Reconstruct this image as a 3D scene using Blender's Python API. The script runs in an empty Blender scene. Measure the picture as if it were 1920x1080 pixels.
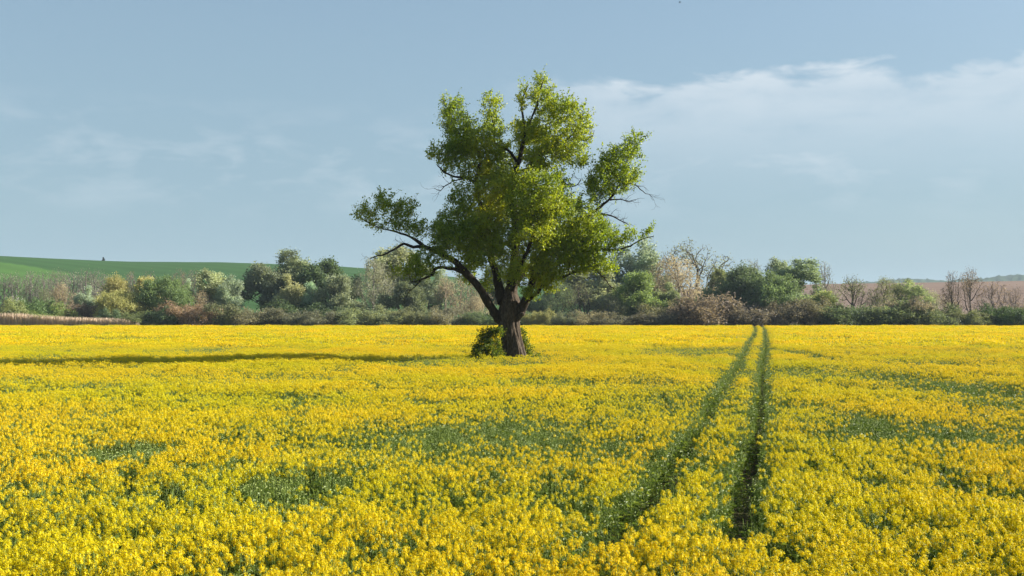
import bpy, math
import numpy as np
from mathutils import Vector

# ------------------------------------------------------------------ camera, sky, sun, exposure
sc = bpy.context.scene
COL = sc.collection
F = 2133.0                       # focal length in photo pixels (1920 wide)
HORIZON = 585.0                  # photo row of the eye level
CANOPY = 1.15                    # height of the crop
EYE = CANOPY + 3.0
PITCH = math.atan((HORIZON - 540.0) / F)
SUN_AZ = math.radians(77.5)      # clockwise from +Y (the view direction)
SUN_EL = math.radians(26.0)

cam_d = bpy.data.cameras.new("camera")
cam = bpy.data.objects.new("camera", cam_d)
COL.objects.link(cam)
cam.location = (0, 0, EYE)
cam.rotation_euler = (math.pi / 2 + PITCH, 0, 0)
cam_d.sensor_width = 36.0
cam_d.lens = 36.0 * F / 1920.0
cam_d.clip_start = 0.1
cam_d.clip_end = 30000.0
sc.camera = cam

world = bpy.data.worlds.new("World")
sc.world = world
world.use_nodes = True
wn, wl = world.node_tree.nodes, world.node_tree.links
wn.clear()


def nd(nodes, typ, **kw):
    n = nodes.new(typ)
    for k, v in kw.items():
        setattr(n, k, v)
    return n


def mth(nodes, links, op, a, b=None, c=None, clamp=False):
    n = nodes.new("ShaderNodeMath")
    n.operation = op
    n.use_clamp = clamp
    for i, v in enumerate((a, b, c)):
        if v is None:
            continue
        if isinstance(v, (int, float)):
            n.inputs[i].default_value = v
        else:
            links.new(v, n.inputs[i])
    return n.outputs[0]


def mixc(nodes, links, fac, a, b, blend="MIX"):
    n = nodes.new("ShaderNodeMix")
    n.data_type = "RGBA"
    n.blend_type = blend
    for idx, v in ((0, fac), (6, a), (7, b)):
        if isinstance(v, (int, float)):
            n.inputs[idx].default_value = v
        elif isinstance(v, (tuple, list)):
            n.inputs[idx].default_value = (*v[:3], 1.0)
        else:
            links.new(v, n.inputs[idx])
    return n.outputs[2]


def ramp(nodes, links, fac, stops, interp="LINEAR"):
    n = nodes.new("ShaderNodeValToRGB")
    n.color_ramp.interpolation = interp
    el = n.color_ramp.elements
    while len(el) < len(stops):
        el.new(0.5)
    for e, (p, c) in zip(el, stops):
        e.position = p
        e.color = (*c, 1) if isinstance(c, (tuple, list)) else (c, c, c, 1)
    links.new(fac, n.inputs[0])
    return n.outputs[0]


sky = nd(wn, "ShaderNodeTexSky", sky_type="NISHITA", sun_disc=False,
         sun_elevation=SUN_EL, sun_rotation=SUN_AZ, altitude=150.0,
         air_density=1.0, dust_density=1.6, ozone_density=1.6)
tc = nd(wn, "ShaderNodeTexCoord")
sep = nd(wn, "ShaderNodeSeparateXYZ")
wl.new(tc.outputs["Generated"], sep.inputs[0])
sx, sy, sz = sep.outputs
# clouds live on the sky dome: azimuth / elevation coordinates in degrees
az = mth(wn, wl, "MULTIPLY", mth(wn, wl, "ARCTAN2", sx, sy), 57.2958)
el = mth(wn, wl, "MULTIPLY", mth(wn, wl, "ARCSINE", sz), 57.2958)
cmb = nd(wn, "ShaderNodeCombineXYZ")
wl.new(mth(wn, wl, "MULTIPLY", az, 0.22), cmb.inputs[0])
wl.new(mth(wn, wl, "MULTIPLY", el, 0.62), cmb.inputs[1])
nz = nd(wn, "ShaderNodeTexNoise")
nz.inputs["Scale"].default_value = 1.0
nz.inputs["Detail"].default_value = 7.0
nz.inputs["Roughness"].default_value = 0.56
nz.inputs["Distortion"].default_value = 0.25
wl.new(cmb.outputs[0], nz.inputs["Vector"])
cmb2 = nd(wn, "ShaderNodeCombineXYZ")
wl.new(mth(wn, wl, "MULTIPLY", az, 0.035), cmb2.inputs[0])
wl.new(mth(wn, wl, "MULTIPLY", el, 0.12), cmb2.inputs[1])
cmb2.inputs[2].default_value = 4.2
nz2 = nd(wn, "ShaderNodeTexNoise")
nz2.inputs["Scale"].default_value = 1.0
nz2.inputs["Detail"].default_value = 4.0
wl.new(cmb2.outputs[0], nz2.inputs["Vector"])
n1, n2 = nz.outputs[0], nz2.outputs[0]
# the long cloud bank: soft below, with a billowed upper edge near 12 degrees, right of the poplar
edge = mth(wn, wl, "ADD", 11.7, mth(wn, wl, "MULTIPLY", mth(wn, wl, "SUBTRACT", n1, 0.5), 4.5))
above = mth(wn, wl, "SUBTRACT", edge, el)                       # degrees below the upper edge
top = mth(wn, wl, "MULTIPLY", above, 1.5, clamp=True)
fade = mth(wn, wl, "SUBTRACT", 1.0, mth(wn, wl, "MULTIPLY", mth(wn, wl, "MAXIMUM", above, 0.0), 0.17), clamp=True)
side = mth(wn, wl, "MULTIPLY", mth(wn, wl, "ADD", az, 1.0), 0.16, clamp=True)
body = mth(wn, wl, "ADD", -0.35, mth(wn, wl, "MULTIPLY", n1, 2.4))
bank = mth(wn, wl, "MULTIPLY", mth(wn, wl, "MULTIPLY", top, fade), mth(wn, wl, "MULTIPLY", side, body), clamp=True)
# thin wisps lower down all round the horizon
low = mth(wn, wl, "SUBTRACT", 1.0, mth(wn, wl, "MULTIPLY", mth(wn, wl, "ABSOLUTE", mth(wn, wl, "SUBTRACT", el, 7.4)), 0.32), clamp=True)
wisp = mth(wn, wl, "MULTIPLY", mth(wn, wl, "MULTIPLY", mth(wn, wl, "SUBTRACT", n1, 0.47), 4.5, clamp=True), low)
wisp = mth(wn, wl, "MULTIPLY", wisp, 0.6)
# thin high veil, thicker toward the horizon
veil = mth(wn, wl, "SUBTRACT", 0.95, mth(wn, wl, "MULTIPLY", el, 0.028), clamp=True)
veil = mth(wn, wl, "ADD", veil, mth(wn, wl, "MULTIPLY", mth(wn, wl, "SUBTRACT", n2, 0.5), 0.35), clamp=True)
veil = mth(wn, wl, "MAXIMUM", veil, 0.22)
SKY_VEIL = (2.0, 3.0, 3.65)
SKY_CLOUD = (4.5, 5.05, 5.5)
c1 = mixc(wn, wl, veil, sky.outputs[0], SKY_VEIL)
cl = mth(wn, wl, "MAXIMUM", bank, wisp)
c2 = mixc(wn, wl, mth(wn, wl, "MULTIPLY", cl, 0.85), c1, SKY_CLOUD)
bg = nd(wn, "ShaderNodeBackground")
bg.inputs["Strength"].default_value = 0.06
wl.new(c2, bg.inputs["Color"])
wout = nd(wn, "ShaderNodeOutputWorld")
wl.new(bg.outputs[0], wout.inputs["Surface"])

sun_d = bpy.data.lights.new("sun", "SUN")
sun_d.energy = 5.0
sun_d.angle = math.radians(0.6)
sun_d.color = (1.0, 0.93, 0.80)
sun = bpy.data.objects.new("sun", sun_d)
COL.objects.link(sun)
SUN_DIR = Vector((math.cos(SUN_EL) * math.sin(SUN_AZ), math.cos(SUN_EL) * math.cos(SUN_AZ), math.sin(SUN_EL)))
sun.rotation_euler = (-SUN_DIR).to_track_quat("-Z", "Y").to_euler()
sun.location = (60, 10, 60)

vs = sc.view_settings
vs.view_transform = "Standard"
vs.look = "None"
vs.exposure = 1.38
vs.gamma = 1.0
cy = sc.cycles
cy.max_bounces = 6
cy.diffuse_bounces = 3
cy.glossy_bounces = 1
cy.transmission_bounces = 4
cy.transparent_max_bounces = 4
cy.volume_bounces = 0
cy.caustics_reflective = False
cy.caustics_refractive = False
cy.sample_clamp_indirect = 4.0
cy.filter_width = 1.5
cy.use_denoising = True
cy.denoiser = "OPENIMAGEDENOISE"
cy.denoising_input_passes = "RGB_ALBEDO_NORMAL"
cy.denoising_prefilter = "ACCURATE"

rng = np.random.default_rng(7)


# ------------------------------------------------------------------ helpers
def px(x, y, depth):
    """world point on the photo ray through pixel (x, y) at forward distance depth"""
    u, v = (x - 960.0) / F, (540.0 - y) / F
    c, s = math.cos(PITCH), math.sin(PITCH)
    d = np.array([u, c - v * s, s + v * c])
    return d * (depth / d[1]) + np.array([0, 0, EYE])


def px_plane(x, y, z):
    """world point where the photo ray through (x, y) meets the level z"""
    u, v = (x - 960.0) / F, (540.0 - y) / F
    c, s = math.cos(PITCH), math.sin(PITCH)
    d = np.array([u, c - v * s, s + v * c])
    return d * ((z - EYE) / d[2]) + np.array([0, 0, EYE])


def build_mesh(name, V, Fc, mats, tint=None, mat_idx=None, smooth=False):
    V = np.asarray(V, np.float32).reshape(-1, 3)
    Fc = np.asarray(Fc, np.int32)
    n, k = Fc.shape
    me = bpy.data.meshes.new(name)
    me.vertices.add(len(V))
    me.vertices.foreach_set("co", V.ravel())
    me.loops.add(n * k)
    me.loops.foreach_set("vertex_index", Fc.ravel())
    me.polygons.add(n)
    me.polygons.foreach_set("loop_start", np.arange(0, n * k, k, dtype=np.int32))
    if mat_idx is not None:
        me.polygons.foreach_set("material_index", np.asarray(mat_idx, np.int32))
    if smooth:
        me.polygons.foreach_set("use_smooth", np.ones(n, bool))
    else:
        me.polygons.foreach_set("use_smooth", np.zeros(n, bool))
    if tint is not None:
        at = me.attributes.new("tint", "FLOAT", "POINT")
        at.data.foreach_set("value", np.asarray(tint, np.float32).ravel())
    for m in mats:
        me.materials.append(m)
    me.update(calc_edges=True)
    return me


def link(name, data, parent=None, loc=None):
    o = bpy.data.objects.new(name, data)
    COL.objects.link(o)
    if parent is not None:
        o.parent = parent
    if loc is not None:
        o.location = loc
    return o


def thing(name, label, cat, loc=(0, 0, 0), group=None, rz=0.0):
    o = bpy.data.objects.new(name, None)
    o.empty_display_size = 0.3
    COL.objects.link(o)
    o.location = loc
    o.rotation_euler = (0, 0, rz)
    o["label"] = label
    o["category"] = cat
    if group:
        o["group"] = group
    return o


def tubes(paths):
    """paths: list of (pts (n,3), radii (n,), sides) -> V, F (triangles)"""
    VV, FF, base = [], [], 0
    for pts, rad, k in paths:
        pts = np.asarray(pts, float)
        n = len(pts)
        if n < 2:
            continue
        t = np.gradient(pts, axis=0)
        t /= np.linalg.norm(t, axis=1, keepdims=True) + 1e-9
        m = np.abs(t.mean(0))
        ref = np.zeros(3)
        ref[int(np.argmin(m))] = 1.0
        a = np.cross(t, ref)
        a /= np.linalg.norm(a, axis=1, keepdims=True) + 1e-9
        b = np.cross(t, a)
        ang = np.arange(k) * (2 * math.pi / k)
        ring = pts[:, None, :] + np.asarray(rad)[:, None, None] * (
            np.cos(ang)[None, :, None] * a[:, None, :] + np.sin(ang)[None, :, None] * b[:, None, :])
        VV.append(ring.reshape(-1, 3))
        i = np.arange(n - 1)[:, None] * k
        j = np.arange(k)[None, :]
        j2 = (j + 1) % k
        q0, q1, q2, q3 = i + j, i + j2, i + k + j2, i + k + j
        tri = np.concatenate([np.stack([q0, q1, q2], -1).reshape(-1, 3), np.stack([q0, q2, q3], -1).reshape(-1, 3)])
        FF.append(tri + base)
        base += n * k
    return np.concatenate(VV), np.concatenate(FF)


def unit(v):
    return v / (np.linalg.norm(v, axis=-1, keepdims=True) + 1e-9)


def leaf_kites(P, size, rg, droop=0.35, upbias=0.0, aspect=0.8, tint_rg=(0.0, 1.0), normal_from=None, nw=0.0):
    """one folded kite (4 verts, 2 tris) for every point"""
    n = len(P)
    d = rg.normal(size=(n, 3))
    d[:, 2] += upbias - droop
    d = unit(d)
    nn = unit(rg.normal(size=(n, 3)))
    if normal_from is not None:
        nn = unit(nn * (1 - nw) + normal_from * nw)
    s = unit(np.cross(d, nn))
    up = unit(np.cross(s, d))
    L = size * rg.uniform(0.65, 1.25, n)
    W = L * aspect * 0.5
    base = P - d * L[:, None] * 0.5
    tip = P + d * L[:, None] * 0.5
    mid = P - d * (L * 0.1)[:, None]
    a = mid + s * W[:, None] + up * (W * 0.25)[:, None]
    b = mid - s * W[:, None] + up * (W * 0.25)[:, None]
    V = np.stack([base, a, tip, b], 1).reshape(-1, 3)
    k = np.arange(n)[:, None] * 4
    Fc = np.concatenate([k + np.array([[0, 1, 2]]), k + np.array([[0, 2, 3]])])
    t = np.repeat(rg.uniform(*tint_rg, n), 4)
    return V, Fc, t


def grow(pts, parent, lab, A, step, infl, kill, bias=(0, 0, 0), iters=70, jitter=0.12, rg=rng):
    """space colonisation: grow new nodes from a skeleton towards the attractors A"""
    pts = [np.asarray(p, float) for p in pts]
    parent = list(parent)
    lab = list(lab)
    A = np.asarray(A, float)
    N0 = np.array(pts)
    D = np.full(len(A), 1e9)
    I = np.zeros(len(A), int)
    for s in range(0, len(N0), 64):
        dd = np.linalg.norm(A[:, None] - N0[None, s:s + 64], axis=2)
        m = dd.argmin(1)
        dm = dd[np.arange(len(A)), m]
        u = dm < D
        D[u] = dm[u]
        I[u] = m[u] + s
    alive = D > kill
    bias = np.asarray(bias, float)
    for it in range(iters):
        idx = np.nonzero(alive & (D < infl))[0]
        if len(idx) == 0:
            break
        nodes, inv = np.unique(I[idx], return_inverse=True)
        P = np.array(pts)[nodes]
        dirs = unit(A[idx] - np.array(pts)[I[idx]])
        acc = np.zeros((len(nodes), 3))
        np.add.at(acc, inv, dirs)
        acc = unit(unit(acc) + bias + rg.normal(scale=jitter, size=acc.shape))
        new = P + acc * step
        st = len(pts)
        for q, nid in enumerate(nodes):
            pts.append(new[q])
            parent.append(int(nid))
            lab.append(lab[nid])
        al = np.nonzero(alive)[0]
        for s in range(0, len(new), 256):
            dd = np.linalg.norm(A[al][:, None] - new[None, s:s + 256], axis=2)
            m = dd.argmin(1)
            dm = dd[np.arange(len(al)), m]
            u = dm < D[al]
            D[al[u]] = dm[u]
            I[al[u]] = m[u] + st + s
        alive &= D > kill
    return np.array(pts), np.array(parent), np.array(lab)


def pipe_radii(parent, tip, power):
    n = len(parent)
    acc = np.zeros(n)
    haschild = np.zeros(n, bool)
    for i in range(n - 1, -1, -1):
        if not haschild[i]:
            acc[i] = tip ** power
        p = parent[i]
        if p >= 0:
            acc[p] += acc[i]
            haschild[p] = True
    return acc ** (1.0 / power), haschild


def chains(parent, r, start_ok):
    """split the node tree into chains following the thickest child; start_ok(i) says the node is part of the set"""
    n = len(parent)
    main = np.full(n, -1)
    best = np.full(n, -1.0)
    for i in range(n):
        p = parent[i]
        if p >= 0 and start_ok[i] and start_ok[p] and r[i] > best[p]:
            best[p] = r[i]
            main[p] = i
    out = []
    for i in range(n):
        if not start_ok[i]:
            continue
        p = parent[i]
        if p >= 0 and start_ok[p] and main[p] == i:
            continue
        ch = [i]
        while main[ch[-1]] >= 0:
            ch.append(main[ch[-1]])
        out.append((p, ch))
    return out


def lobes_points(lobes, dens, rg, shell=0.0):
    """lobes: (cx,cy,cz,rx,ry,rz) -> random points inside their union-ish, dens per cubic metre"""
    out = []
    for (cx_, cy_, cz_, rx, ry, rz) in lobes:
        n = max(6, int(dens * 4.19 * rx * ry * rz))
        p = rg.normal(size=(n, 3))
        p = unit(p) * (rg.uniform(shell, 1, (n, 1)) ** (1 / 2.4))
        out.append(p * np.array([rx, ry, rz]) + np.array([cx_, cy_, cz_]))
    return np.concatenate(out)


class Noise2:
    def __init__(self, seed):
        self.g = np.random.default_rng(seed).random((256, 256))

    def __call__(self, x, y):
        x = np.asarray(x, float); y = np.asarray(y, float)
        xi = np.floor(x).astype(int); yi = np.floor(y).astype(int)
        fx = x - xi; fy = y - yi
        fx = fx * fx * (3 - 2 * fx); fy = fy * fy * (3 - 2 * fy)
        g = self.g
        a = g[xi % 256, yi % 256]; b = g[(xi + 1) % 256, yi % 256]
        c = g[xi % 256, (yi + 1) % 256]; d = g[(xi + 1) % 256, (yi + 1) % 256]
        return (a * (1 - fx) + b * fx) * (1 - fy) + (c * (1 - fx) + d * fx) * fy

    def fbm(self, x, y, o=4):
        s, a, t = 0, 0.5, 0
        for i in range(o):
            s = s + a * self(x * 2 ** i + 17 * i, y * 2 ** i + 31 * i)
            t += a
            a *= 0.5
        return s / t


# ------------------------------------------------------------------ materials
def new_mat(name):
    m = bpy.data.materials.new(name)
    m.use_nodes = True
    m.node_tree.nodes.clear()
    return m, m.node_tree.nodes, m.node_tree.links


def leaf_material(name, stops=None, transl=0.45, tr_gain=(1.25, 1.15, 0.6), from_object=False, rough=0.5, spec=0.25, drift=None):
    m, n, l = new_mat(name)
    at = nd(n, "ShaderNodeAttribute", attribute_name="tint")
    if from_object:
        oi = nd(n, "ShaderNodeObjectInfo")
        v = ramp(n, l, at.outputs["Fac"], [(0.0, 0.55), (0.5, 0.95), (1.0, 1.45)])
        col = mixc(n, l, 1.0, oi.outputs["Color"], v, "MULTIPLY")
    else:
        col = ramp(n, l, at.outputs["Fac"], stops)
    if drift:
        g = nd(n, "ShaderNodeNewGeometry")
        dn = nd(n, "ShaderNodeTexNoise")
        dn.inputs["Scale"].default_value = 0.11
        dn.inputs["Detail"].default_value = 4
        l.new(g.outputs["Position"], dn.inputs["Vector"])
        col = mixc(n, l, ramp(n, l, dn.outputs[0], [(0.36, 0.0), (0.64, 1.0)]), mixc(n, l, 1.0, col, drift[0], "MULTIPLY"), mixc(n, l, 1.0, col, drift[1], "MULTIPLY"))
    p = nd(n, "ShaderNodeBsdfPrincipled")
    p.inputs["Roughness"].default_value = rough
    p.inputs["Specular IOR Level"].default_value = spec
    l.new(col, p.inputs["Base Color"])
    t = nd(n, "ShaderNodeBsdfTranslucent")
    l.new(mixc(n, l, 1.0, col, tr_gain, "MULTIPLY"), t.inputs["Color"])
    mx = nd(n, "ShaderNodeMixShader")
    mx.inputs[0].default_value = transl
    l.new(p.outputs[0], mx.inputs[1])
    l.new(t.outputs[0], mx.inputs[2])
    o = nd(n, "ShaderNodeOutputMaterial")
    l.new(mx.outputs[0], o.inputs[0])
    return m


def bark_material(name, c0, c1, scale=6.0, bump=0.5, from_object=False):
    m, n, l = new_mat(name)
    t = nd(n, "ShaderNodeTexCoord")
    mp = nd(n, "ShaderNodeMapping")
    mp.inputs["Scale"].default_value = (scale, scale, scale * 0.22)
    l.new(t.outputs["Object"], mp.inputs[0])
    v = nd(n, "ShaderNodeTexNoise")
    v.inputs["Scale"].default_value = 1.6
    v.inputs["Detail"].default_value = 6
    v.inputs["Roughness"].default_value = 0.65
    l.new(mp.outputs[0], v.inputs["Vector"])
    col = ramp(n, l, v.outputs[0], [(0.3, c0), (0.7, c1)])
    if from_object:
        oi = nd(n, "ShaderNodeObjectInfo")
        col = mixc(n, l, 1.0, col, oi.outputs["Color"], "MULTIPLY")
    p = nd(n, "ShaderNodeBsdfPrincipled")
    p.inputs["Roughness"].default_value = 0.9
    p.inputs["Specular IOR Level"].default_value = 0.15
    l.new(col, p.inputs["Base Color"])
    if bump:
        b = nd(n, "ShaderNodeBump")
        b.inputs["Strength"].default_value = bump
        b.inputs["Distance"].default_value = 0.06
        l.new(v.outputs[0], b.inputs["Height"])
        l.new(b.outputs[0], p.inputs["Normal"])
    o = nd(n, "ShaderNodeOutputMaterial")
    l.new(p.outputs[0], o.inputs[0])
    return m


M_POPLAR = leaf_material("poplar_leaf", [(0.0, (0.125, 0.205, 0.018)), (0.45, (0.235, 0.315, 0.025)),
                                         (0.8, (0.33, 0.37, 0.03)), (1.0, (0.40, 0.37, 0.033))], transl=0.55, tr_gain=(1.5, 1.35, 0.6), rough=0.4, spec=0.4)
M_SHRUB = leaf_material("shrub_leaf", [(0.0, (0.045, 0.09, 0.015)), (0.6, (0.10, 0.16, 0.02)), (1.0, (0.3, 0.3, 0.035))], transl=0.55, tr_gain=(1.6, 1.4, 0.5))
M_BARK = bark_material("poplar_bark", (0.012, 0.009, 0.007), (0.12, 0.092, 0.066), 11.0, 1.0)
M_LIMB = bark_material("limb_bark", (0.014, 0.011, 0.008), (0.055, 0.042, 0.03), 6.0, 0.6)
M_FARLEAF = leaf_material("hedge_leaf", from_object=True, transl=0.45, tr_gain=(1.15, 1.1, 0.75), spec=0.2)
M_FARBARK = bark_material("hedge_bark", (0.55, 0.55, 0.55), (1.0, 1.0, 1.0), 2.0, 0.0, from_object=True)
M_PETAL = leaf_material("rape_petal", [(0.0, (0.58, 0.48, 0.006)), (0.35, (0.76, 0.62, 0.008)), (0.8, (0.82, 0.69, 0.012)),
                                       (1.0, (0.85, 0.55, 0.012))], transl=0.4, tr_gain=(1.05, 0.95, 0.5), spec=0.15, drift=((0.86, 0.96, 1.0), (1.04, 0.98, 1.3)))
M_STALK = leaf_material("rape_stalk", [(0.0, (0.095, 0.155, 0.035)), (0.5, (0.175, 0.25, 0.055)), (1.0, (0.29, 0.36, 0.08))],
                        transl=0.35, spec=0.3)


def ground_material(name, a, b, c, s1=0.4, s2=6.0):
    m, n, l = new_mat(name)
    g = nd(n, "ShaderNodeNewGeometry")
    t1 = nd(n, "ShaderNodeTexNoise"); t1.inputs["Scale"].default_value = s1; t1.inputs["Detail"].default_value = 6
    t2 = nd(n, "ShaderNodeTexNoise"); t2.inputs["Scale"].default_value = s2; t2.inputs["Detail"].default_value = 4
    l.new(g.outputs["Position"], t1.inputs["Vector"]); l.new(g.outputs["Position"], t2.inputs["Vector"])
    col = mixc(n, l, ramp(n, l, t1.outputs[0], [(0.35, 0.0), (0.65, 1.0)]), a, b)
    col = mixc(n, l, ramp(n, l, t2.outputs[0], [(0.45, 0.0), (0.7, 0.8)]), col, c)
    p = nd(n, "ShaderNodeBsdfPrincipled")
    p.inputs["Roughness"].default_value = 1.0
    p.inputs["Specular IOR Level"].default_value = 0.05
    l.new(col, p.inputs["Base Color"])
    o = nd(n, "ShaderNodeOutputMaterial")
    l.new(p.outputs[0], o.inputs[0])
    return m


M_SOIL = ground_material("field_soil", (0.045, 0.05, 0.02), (0.07, 0.055, 0.03), (0.10, 0.075, 0.045), 0.3, 5.0)
M_PLOUGH = None


def hill_material(name, base, alt, stripe_scale, stripe_amt, other=None):
    m, n, l = new_mat(name)
    g = nd(n, "ShaderNodeNewGeometry")
    mp = nd(n, "ShaderNodeMapping")
    mp.inputs["Scale"].default_value = (0.004, 0.012, 0.03)
    l.new(g.outputs["Position"], mp.inputs[0])
    t1 = nd(n, "ShaderNodeTexNoise"); t1.inputs["Scale"].default_value = 1.0; t1.inputs["Detail"].default_value = 7
    t1.inputs["Roughness"].default_value = 0.65
    l.new(mp.outputs[0], t1.inputs["Vector"])
    col = mixc(n, l, ramp(n, l, t1.outputs[0], [(0.35, 0.0), (0.66, 1.0)]), base, alt)
    if other is not None:
        at = nd(n, "ShaderNodeAttribute", attribute_name="tint")
        col = mixc(n, l, at.outputs["Fac"], col, other)
    w = nd(n, "ShaderNodeTexWave", wave_type="BANDS", bands_direction="DIAGONAL")
    w.inputs["Scale"].default_value = stripe_scale
    w.inputs["Distortion"].default_value = 2.5
    w.inputs["Detail"].default_value = 2
    l.new(g.outputs["Position"], w.inputs["Vector"])
    col = mixc(n, l, mth(n, l, "MULTIPLY", w.outputs[1], stripe_amt), col, mixc(n, l, 0.45, col, (0, 0, 0)))
    p = nd(n, "ShaderNodeBsdfPrincipled")
    p.inputs["Roughness"].default_value = 1.0
    p.inputs["Specular IOR Level"].default_value = 0.05
    l.new(col, p.inputs["Base Color"])
    o = nd(n, "ShaderNodeOutputMaterial")
    l.new(p.outputs[0], o.inputs[0])
    return m


M_HILL = hill_material("hill_crop", (0.035, 0.085, 0.025), (0.042, 0.098, 0.028), 0.02, 0.35, (0.065, 0.14, 0.03))
M_PLOUGH = hill_material("ploughed_soil", (0.175, 0.125, 0.10), (0.215, 0.155, 0.125), 0.03, 0.25, (0.22, 0.30, 0.08))
M_FARWOOD = ground_material("far_wood", (0.030, 0.055, 0.024), (0.045, 0.075, 0.03), (0.022, 0.042, 0.02), 0.012, 0.06)

# ------------------------------------------------------------------ the setting: ground, hill, ploughed field, far wooded hill
FIELD_END = 256.0


def polar_sheet(name, az0, az1, na, rs, hfun, mat, tint=None):
    azs = np.linspace(az0, az1, na)
    R, A_ = np.meshgrid(rs, azs, indexing="ij")
    Z = hfun(R, A_)
    V = np.stack([R * np.sin(A_), R * np.cos(A_), Z], -1).reshape(-1, 3)
    nr = len(rs)
    i, j = np.meshgrid(np.arange(nr - 1), np.arange(na - 1), indexing="ij")
    a = (i * na + j).ravel()
    Q = np.stack([a, a + 1, a + na + 1, a + na], 1)
    t = tint(R, A_).ravel() if tint else None
    o = link(name, build_mesh(name, V, Q[:, ::-1], [mat], tint=t, smooth=True))
    o["kind"] = "structure"
    return o


# one sheet of ground out to the horizon
gr = np.array([0, 4, 10, 20, 40, 80, 150, 256, 300, 400, 700, 1200, 2500, 3600, 4600], float)
ground = polar_sheet("ground", -math.pi, math.pi, 97, gr, lambda R, A_: np.zeros_like(R), M_SOIL)

nz_a = Noise2(3)


def az_to_px(A_):
    return 960.0 + F * np.tan(np.clip(A_, -1.2, 1.2))


HILL_X = [-1500, -600, 0, 100, 190, 250, 400, 500, 620, 700, 850, 1000, 1200, 1400]
HILL_Y = [520, 494, 493, 496, 499, 500, 499.5, 500.5, 503, 508, 522, 540, 562, 580]
PL_X = [900, 1100, 1300, 1540, 1700, 1920, 2400, 3200]
PL_Y = [580, 560, 543, 535.5, 534.5, 533, 535, 560]


def hill_height(xs, ys, rr, r0):
    def f(R, A_):
        xp = az_to_px(A_)
        ridge = EYE + (HORIZON - np.interp(xp, xs, ys)) / F * rr * np.cos(A_) / np.cos(A_)
        ridge = np.maximum(ridge, 0.2)
        t = np.clip((R - r0) / (rr - r0), 0, 1)
        up = np.sin(t * math.pi / 2) ** 1.5
        dn = 1.0 - 0.5 * np.clip((R - rr) / 900.0, 0, 1) ** 1.5
        z = ridge * up * dn
        return z + (nz_a.fbm(R * 0.01 + 40, A_ * 12 + 9) - 0.5) * 1.6 * up * (R < rr - 60) + 0.02
    return f


def parcel(R, A_):
    xp = az_to_px(A_)
    lim = 640 - 0.25 * (xp + 100) + 12 * np.sin(xp * 0.02)
    lim = 690 + (0 - xp) * 0.45
    return ((R < lim) & (xp < 130)).astype(float)


rs_h = np.concatenate([np.linspace(370, 900, 54), np.linspace(930, 1700, 10)])
polar_sheet("green_hill", math.radians(-52), math.radians(11), 240, rs_h, hill_height(HILL_X, HILL_Y, 900.0, 370.0), M_HILL, parcel)
rs_p = np.concatenate([np.linspace(420, 760, 40), np.linspace(790, 1500, 10)])
polar_sheet("ploughed_field", math.radians(0), math.radians(48), 160, rs_p, hill_height(PL_X, PL_Y, 760.0, 420.0), M_PLOUGH,
            lambda R, A_: ((R > 742) & (az_to_px(A_) > 1845)).astype(float))
FW_X = [1300, 1450, 1560, 1600, 1640, 1690, 1720, 1760, 1800, 1850, 1900, 1920, 2100, 2500, 3200]
FW_Y = [560, 545, 538, 533, 532, 527.5, 527.5, 531.5, 531, 527, 523, 522, 520, 526, 540]


def farwood(R, A_):
    xp = az_to_px(A_)
    ridge = EYE + (HORIZON - np.interp(xp, FW_X, FW_Y)) / F * 3400.0
    ridge = np.maximum(ridge, 1)
    up = np.sin(np.clip((R - 2600) / 800, 0, 1) * math.pi / 2)
    dn = 1 - 0.5 * np.clip((R - 3400) / 900, 0, 1)
    bump = (nz_a.fbm(A_ * 420, R * 0.02, 3) - 0.45) * 14.0
    return ridge * up * dn + bump * up


polar_sheet("far_wooded_hill", math.radians(9), math.radians(50), 420, np.linspace(2600, 4200, 44), farwood, M_FARWOOD)

# ------------------------------------------------------------------ the poplar in the field
TD = 79.0                                  # distance of the poplar
MPP = TD / F                               # metres per photo pixel at the poplar
tree_base = px(965, 668, TD); tree_base[2] = 0.0
poplar = thing("poplar_tree", "huge spreading poplar with thick dark trunk standing alone in the yellow field", "tree", tuple(tree_base))


def tp(x, y, dy=0.0):
    p = px(x, y, TD)
    p[1] += dy
    return p - tree_base


# trunk: leaning, flared and furrowed
TR = [(965, 706, 27.5), (965, 690, 25.5), (965, 672, 23.0), (963, 655, 21.0), (960, 638, 20.0), (957, 622, 19.8),
      (955.5, 607, 20.5), (955, 592, 21.5), (956, 578, 21.0), (957, 564, 18.0), (957, 550, 13.0), (959, 536, 10.5)]
kx = np.array(TR)
tt = np.linspace(0, len(TR) - 1, 60)
cxs = np.interp(tt, np.arange(len(TR)), kx[:, 0]); cys = np.interp(tt, np.arange(len(TR)), kx[:, 1])
crs = np.interp(tt, np.arange(len(TR)), kx[:, 2]) * MPP
NS = 96
rings = []
nzt = Noise2(11)
for i in range(len(tt)):
    c = tp(cxs[i], cys[i])
    a = np.arange(NS) * 2 * math.pi / NS
    tw = a + 0.12 * math.sin(i * 0.12)
    fur = 0.12 * (nzt.fbm(np.cos(tw) * 6.5 + 20, np.sin(tw) * 6.5 + i * 0.12 + 30, 3) - 0.5) * 3.0
    but = 0.10 * np.maximum(0, np.cos(5 * a + 0.7)) * max(0, 1 - i / 22.0)
    lump = 0.20 * (nzt.fbm(np.cos(a) * 1.2 + 60, np.sin(a) * 1.2 + i * 0.05, 2) - 0.5)
    r = crs[i] * (1 + fur + but + lump)
    rings.append(np.stack([c[0] + r * np.cos(a), c[1] + r * np.sin(a), np.full(NS, c[2])], 1))
V = np.concatenate(rings)
i_, j_ = np.meshgrid(np.arange(len(tt) - 1), np.arange(NS), indexing="ij")
a0 = (i_ * NS + j_).ravel(); a1 = (i_ * NS + (j_ + 1) % NS).ravel()
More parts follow.
